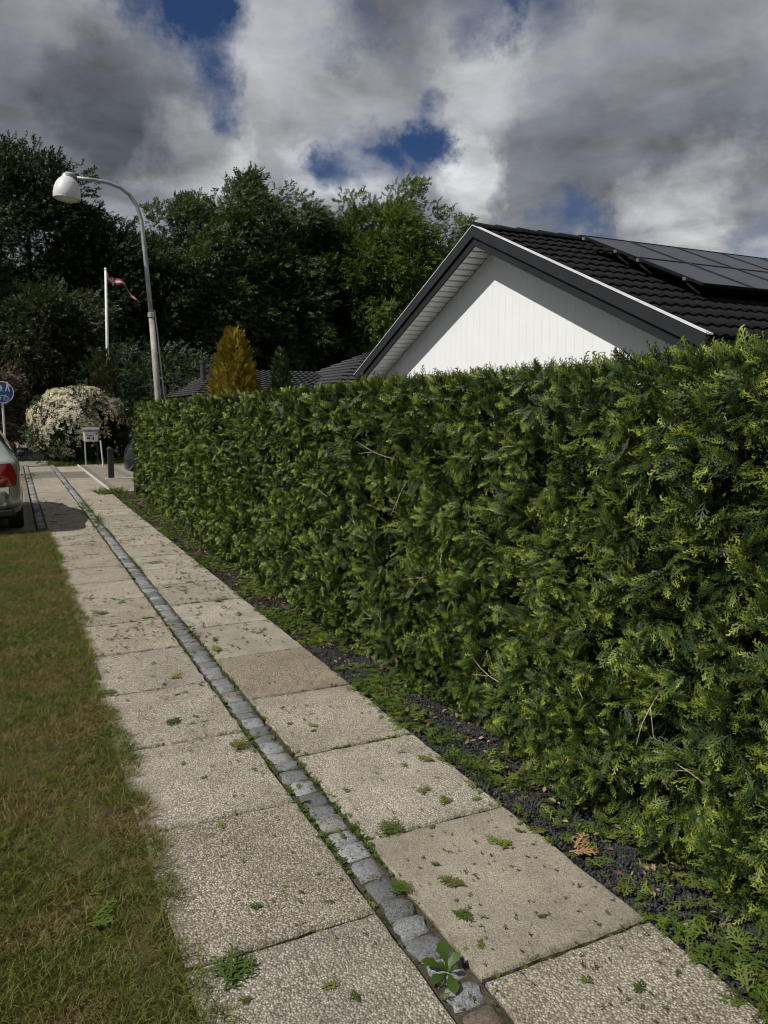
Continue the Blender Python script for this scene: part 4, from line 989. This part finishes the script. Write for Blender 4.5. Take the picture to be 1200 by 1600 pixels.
def ring_(x, z, r_, n=14): return [[(x+q*math.cos(a), z+q*math.sin(a)) for q, a in ((r_, a0), (r_, a1), (r_-.014, a1), (r_-.014, a0))] for a0, a1 in [(i*2*math.pi/n, (i+1)*2*math.pi/n-.01) for i in range(n)]]
flat('bicycle', ring_(-.10, -.17, .065) + ring_(.10, -.17, .065) + [[(-.10, -.175), (-.04, -.09), (-.03, -.095), (-.09, -.178)], [(-.028, -.085), (.08, -.085), (.08, -.098), (-.028, -.098)], [(.085, -.06), (.095, -.06), (.105, -.17), (.095, -.17)]])

# ================================================================== THINGS BY THE SIDE DRIVEWAY
M_dark = plain('tarred_post', (.022, .021, .02), .7, var=.3, scale=9)
pb = gnd(174, 748); post = tag(empty('wooden_post', (pb.x, pb.y, 0)), 'short dark square post standing in the side driveway', 'post')
MB().box((0, 0, .36), (.14, .14, .74), bev=.012).build('shaft', M_dark, post)
MB().prism([(-.085, .735), (.085, .735), (.0, .80)], 'y', -.085, .085).build('cap', plain('post_cap', (.06, .06, .06), .5, var=.2), post)
rb = gnd(211, 772); drum = tag(empty('mailbox', (rb.x+.03, rb.y-.1, 0), R(12)), 'black rounded drum shaped box on post at far end of hedge', 'mailbox')
M_gloss = plain('black_gloss', (.012, .012, .014), .22, var=.15)
MB().box((0, 0, .28), (.10, .10, .62), bev=.01).build('post', M_dark, drum)
MBx = Matrix.Rotation(R(-72), 3, 'Y')
MB().lathe([(0, -.10), (.30, -.10), (.335, -.06), (.34, .04), (.31, .10), (.22, .155), (.10, .185), (0, .19)], (0, 0, .80), 32, MBx).build('drum', M_gloss, drum, True)
MB().lathe([(.335, .05), (.352, .055), (.352, .085), (.325, .09)], (0, 0, .80), 32, MBx).build('rim_band', plain('rim_steel', (.30, .31, .33), .3, metal=.8, var=.1), drum, True)
MB().lathe([(.337, -.02), (.349, -.018), (.349, 0), (.337, .002)], (0, 0, .80), 32, MBx).build('rim_band', plain('rim_steel_dark', (.12, .12, .13), .3, metal=.8, var=.1), drum, True)
mb_ = gnd(133, 724); BY = mb_.y - 1.2; mc = aty(142, 682, BY)
M_wbox = plain('white_sheet', (.62, .63, .64), .5, var=.12, scale=9)
box = tag(empty('notice_box', (mc.x, BY, 0)), 'small white lettered box with grey hood before the flowering bush', 'box')
MB().box((0, 0, mc.z), (.42, .20, .32), bev=.012).build('case', M_wbox, box)
MB().prism([(-.14, mc.z+.19), (.14, mc.z+.19), (.14, mc.z+.22), (.0, mc.z+.29), (-.14, mc.z+.22)], 'x', -.25, .25).build('hood', plain('grey_hood', (.16, .16, .17), .5, var=.2), box)
MB().box((-.185, .05, (mc.z-.18)/2), (.035, .035, mc.z-.18)).build('leg', M_wbox, box)
MB().box((.185, .13, (mc.z-.18)/2), (.03, .03, mc.z-.18)).build('leg', M_dark, box)
for q in ((-.08, -.05, .10, .05), (.06, -.06, .04, .08), (.16, .09, .05, .05), (-.02, .03, .12, .025), (-.13, .05, .05, .03)):
    MB().box((q[0], -.104, mc.z+q[1]), (q[2], .006, q[3])).build('print', M_dark, box)
s0 = aty(161, 722, BY-.3); s1 = aty(157, 688, BY-.3)
stake = tag(MB().tube([(s0.x, BY-.3, 0), (s1.x, BY-.3, s1.z)], .022, 8).build('garden_stake', M_wbox), 'thin white stake leaning beside the white lettered box', 'stake')

# ================================================================== SCRAPS ON THE PATH
def clip_mesh(seed, n, L):
    r = random.Random(seed); V = []; F = []
    for i in range(n):
        v, f = thuja_spray(seed*7+i, L=L*r.uniform(.65, 1.0), n=8, wide=.55, wt=.0055, droop=-.05)
        Mq = Matrix.Rotation(r.uniform(-.7, .7) + (i-1)*.5, 3, 'Z') @ Matrix.Rotation(r.uniform(-.10, .02), 3, 'Y') @ Matrix.Rotation(r.uniform(-.12, .12), 3, 'X')
        off = Vector((i*.012, r.uniform(-.01, .01), .006+.003*i)); b = len(V); V += [Mq @ p + off for p in v]; F += [[a+b for a in q] for q in f]
    return V, F
CL = [clip_mesh(s, n_, L_) for s, n_, L_ in ((1, 1, .10), (2, 2, .11), (3, 3, .11), (4, 1, .08), (5, 2, .09), (6, 4, .13))]
CLM = [mesh('clipping', *c, M_clip) for c in CL]
GC = 'thuja clippings on the path'
def clipping(px, py, kind, rot, sc=1.0, label=None, me=None, group=GC):
    o = tag(link('thuja_clipping', me or CLM[kind]), label or 'green thuja clipping lying flat on the path slabs', 'clipping', group)
    o.location = gnd(px, py) + Vector((0, 0, .004)); o.rotation_euler = (0, 0, rot); o.scale = (sc,)*3
LABS = ['green clipping centred on a left slab above the long clipping', 'small clipping on a right slab near the cobbles below the tan slab', 'forked clipping at the right edge of a right slab', 'left of two clippings above the smooth beige slab', 'right of two clippings above the smooth beige slab', 'yellow green clipping centred on the smooth beige slab', 'clipping on the beige slab just above the broad leaved weed', 'single small clipping on the coarse left slab', 'left of two dark clippings at the bottom of the left slabs', 'right of two dark clippings at the bottom of the left slabs', 'lone clipping on the bottom right slab', 'clipping at the grass edge of the left slabs mid way', 'dark clipping lying across a joint of the far right slabs', 'farther dark clipping on the far right slabs', 'clipping at the grass edge of the far left slabs', 'clipping in the joint below the smooth grey slab', 'tiny clipping near the upper left of the beige slab', 'farthest green clipping by the cobbles on the right slabs', 'tiny clipping on the right slab above the paired ones', 'clipping at the right edge of the tan slab']
for i, (px, py, kd, sc) in enumerate([(283, 1123, 1, 1), (495, 1137, 0, .9), (680, 1190, 1, .8), (660, 1232, 3, .9), (692, 1245, 4, .8), (730, 1386, 1, .9), (705, 1428, 4, .8), (415, 1420, 3, .8),
        (500, 1547, 0, .8), (553, 1547, 3, .8), (990, 1553, 0, .8), (185, 1082, 1, 1.1), (330, 940, 2, 1.2), (288, 910, 0, 1.3), (155, 962, 2, 1.2), (340, 1020, 1, 1.1), (690, 1355, 3, .6), (230, 880, 1, 1.2), (640, 1195, 3, .7), (520, 1045, 1, .9)]):
    clipping(px, py, kd, rnd.uniform(0, 6.28), sc, LABS[i])
clipping(360, 1175, 5, .35, 1.0, 'long green clipping reaching over the left slab to the cobbles')
clipping(262, 1060, 2, .3, .9, 'yellowish clipping on the left slabs', mesh('clipping', *CL[2], foliage('yellow_clipping', [(.22, .20, .02), (.26, .22, .02)], .5, .2)))
clipping(590, 1306, 5, .1, .85, 'leafy clipping beside the cobbles where two right slabs meet')
clipping(785, 1330, 2, 1.2, .8, 'paired clipping at the right on the smooth beige slab')
clipping(640, 1400, 5, 1.6, .6, 'dense green clipping growing over the cobble edge')
clipping(345, 1550, 5, .7, 1.1, 'large fern like clipping on the grass edge at the bottom')
clipping(135, 1450, 2, .4, 1.0, 'fern like clipping lying on the dry grass')
M_brownclip = foliage('dried_clipping', [(.30, .17, .07), (.36, .22, .10)], .7, .1)
clipping(890, 1335, 2, .1, 1.1, 'dried orange brown clipping on the dark gravel', mesh('clipping', *CL[2], M_brownclip))
# dandelion between the cobbles
M_dand = foliage('dandelion_leaf', [(.035, .075, .011), (.055, .10, .014)], .4, .25)
dp = gnd(700, 1518); dand = tag(empty('dandelion_plant', (dp.x, dp.y, -.005)), 'broad leaved weed sprouting among the cobbles near the bottom', 'plant')
for i, (a, ln, up) in enumerate(((.3, .085, 1.5), (1.5, .12, 2.2), (2.5, .10, .8), (3.5, .085, .5), (4.4, .10, .45), (5.3, .06, 1.6), (2.0, .05, 1.0))):
    v = []; f = []; d = Vector((math.cos(a), math.sin(a), up)).normalized(); sd = Vector((-math.sin(a), math.cos(a), 0)); n_ = d.cross(sd)
    prof = [0, .10, .10, .20, .36, .44, .42, .30, .02]
    for j, wv in enumerate(prof):
        u = j/(len(prof)-1); c = d*ln*u - Vector((0, 0, 1))*ln*.35*u*u; wdt = wv*ln*.42*(1+.15*math.sin(j*2.6+i))
        v += [c - sd*wdt + Vector((0, 0, .12*wdt)), c, c + sd*wdt + Vector((0, 0, .12*wdt))]
    for j in range(len(prof)-1):
        for q in (0, 1): f.append([j*3+q, j*3+q+1, j*3+q+4, j*3+q+3])
    link('leaf', mesh('leaf', v, f, M_dand, True), None, dand)
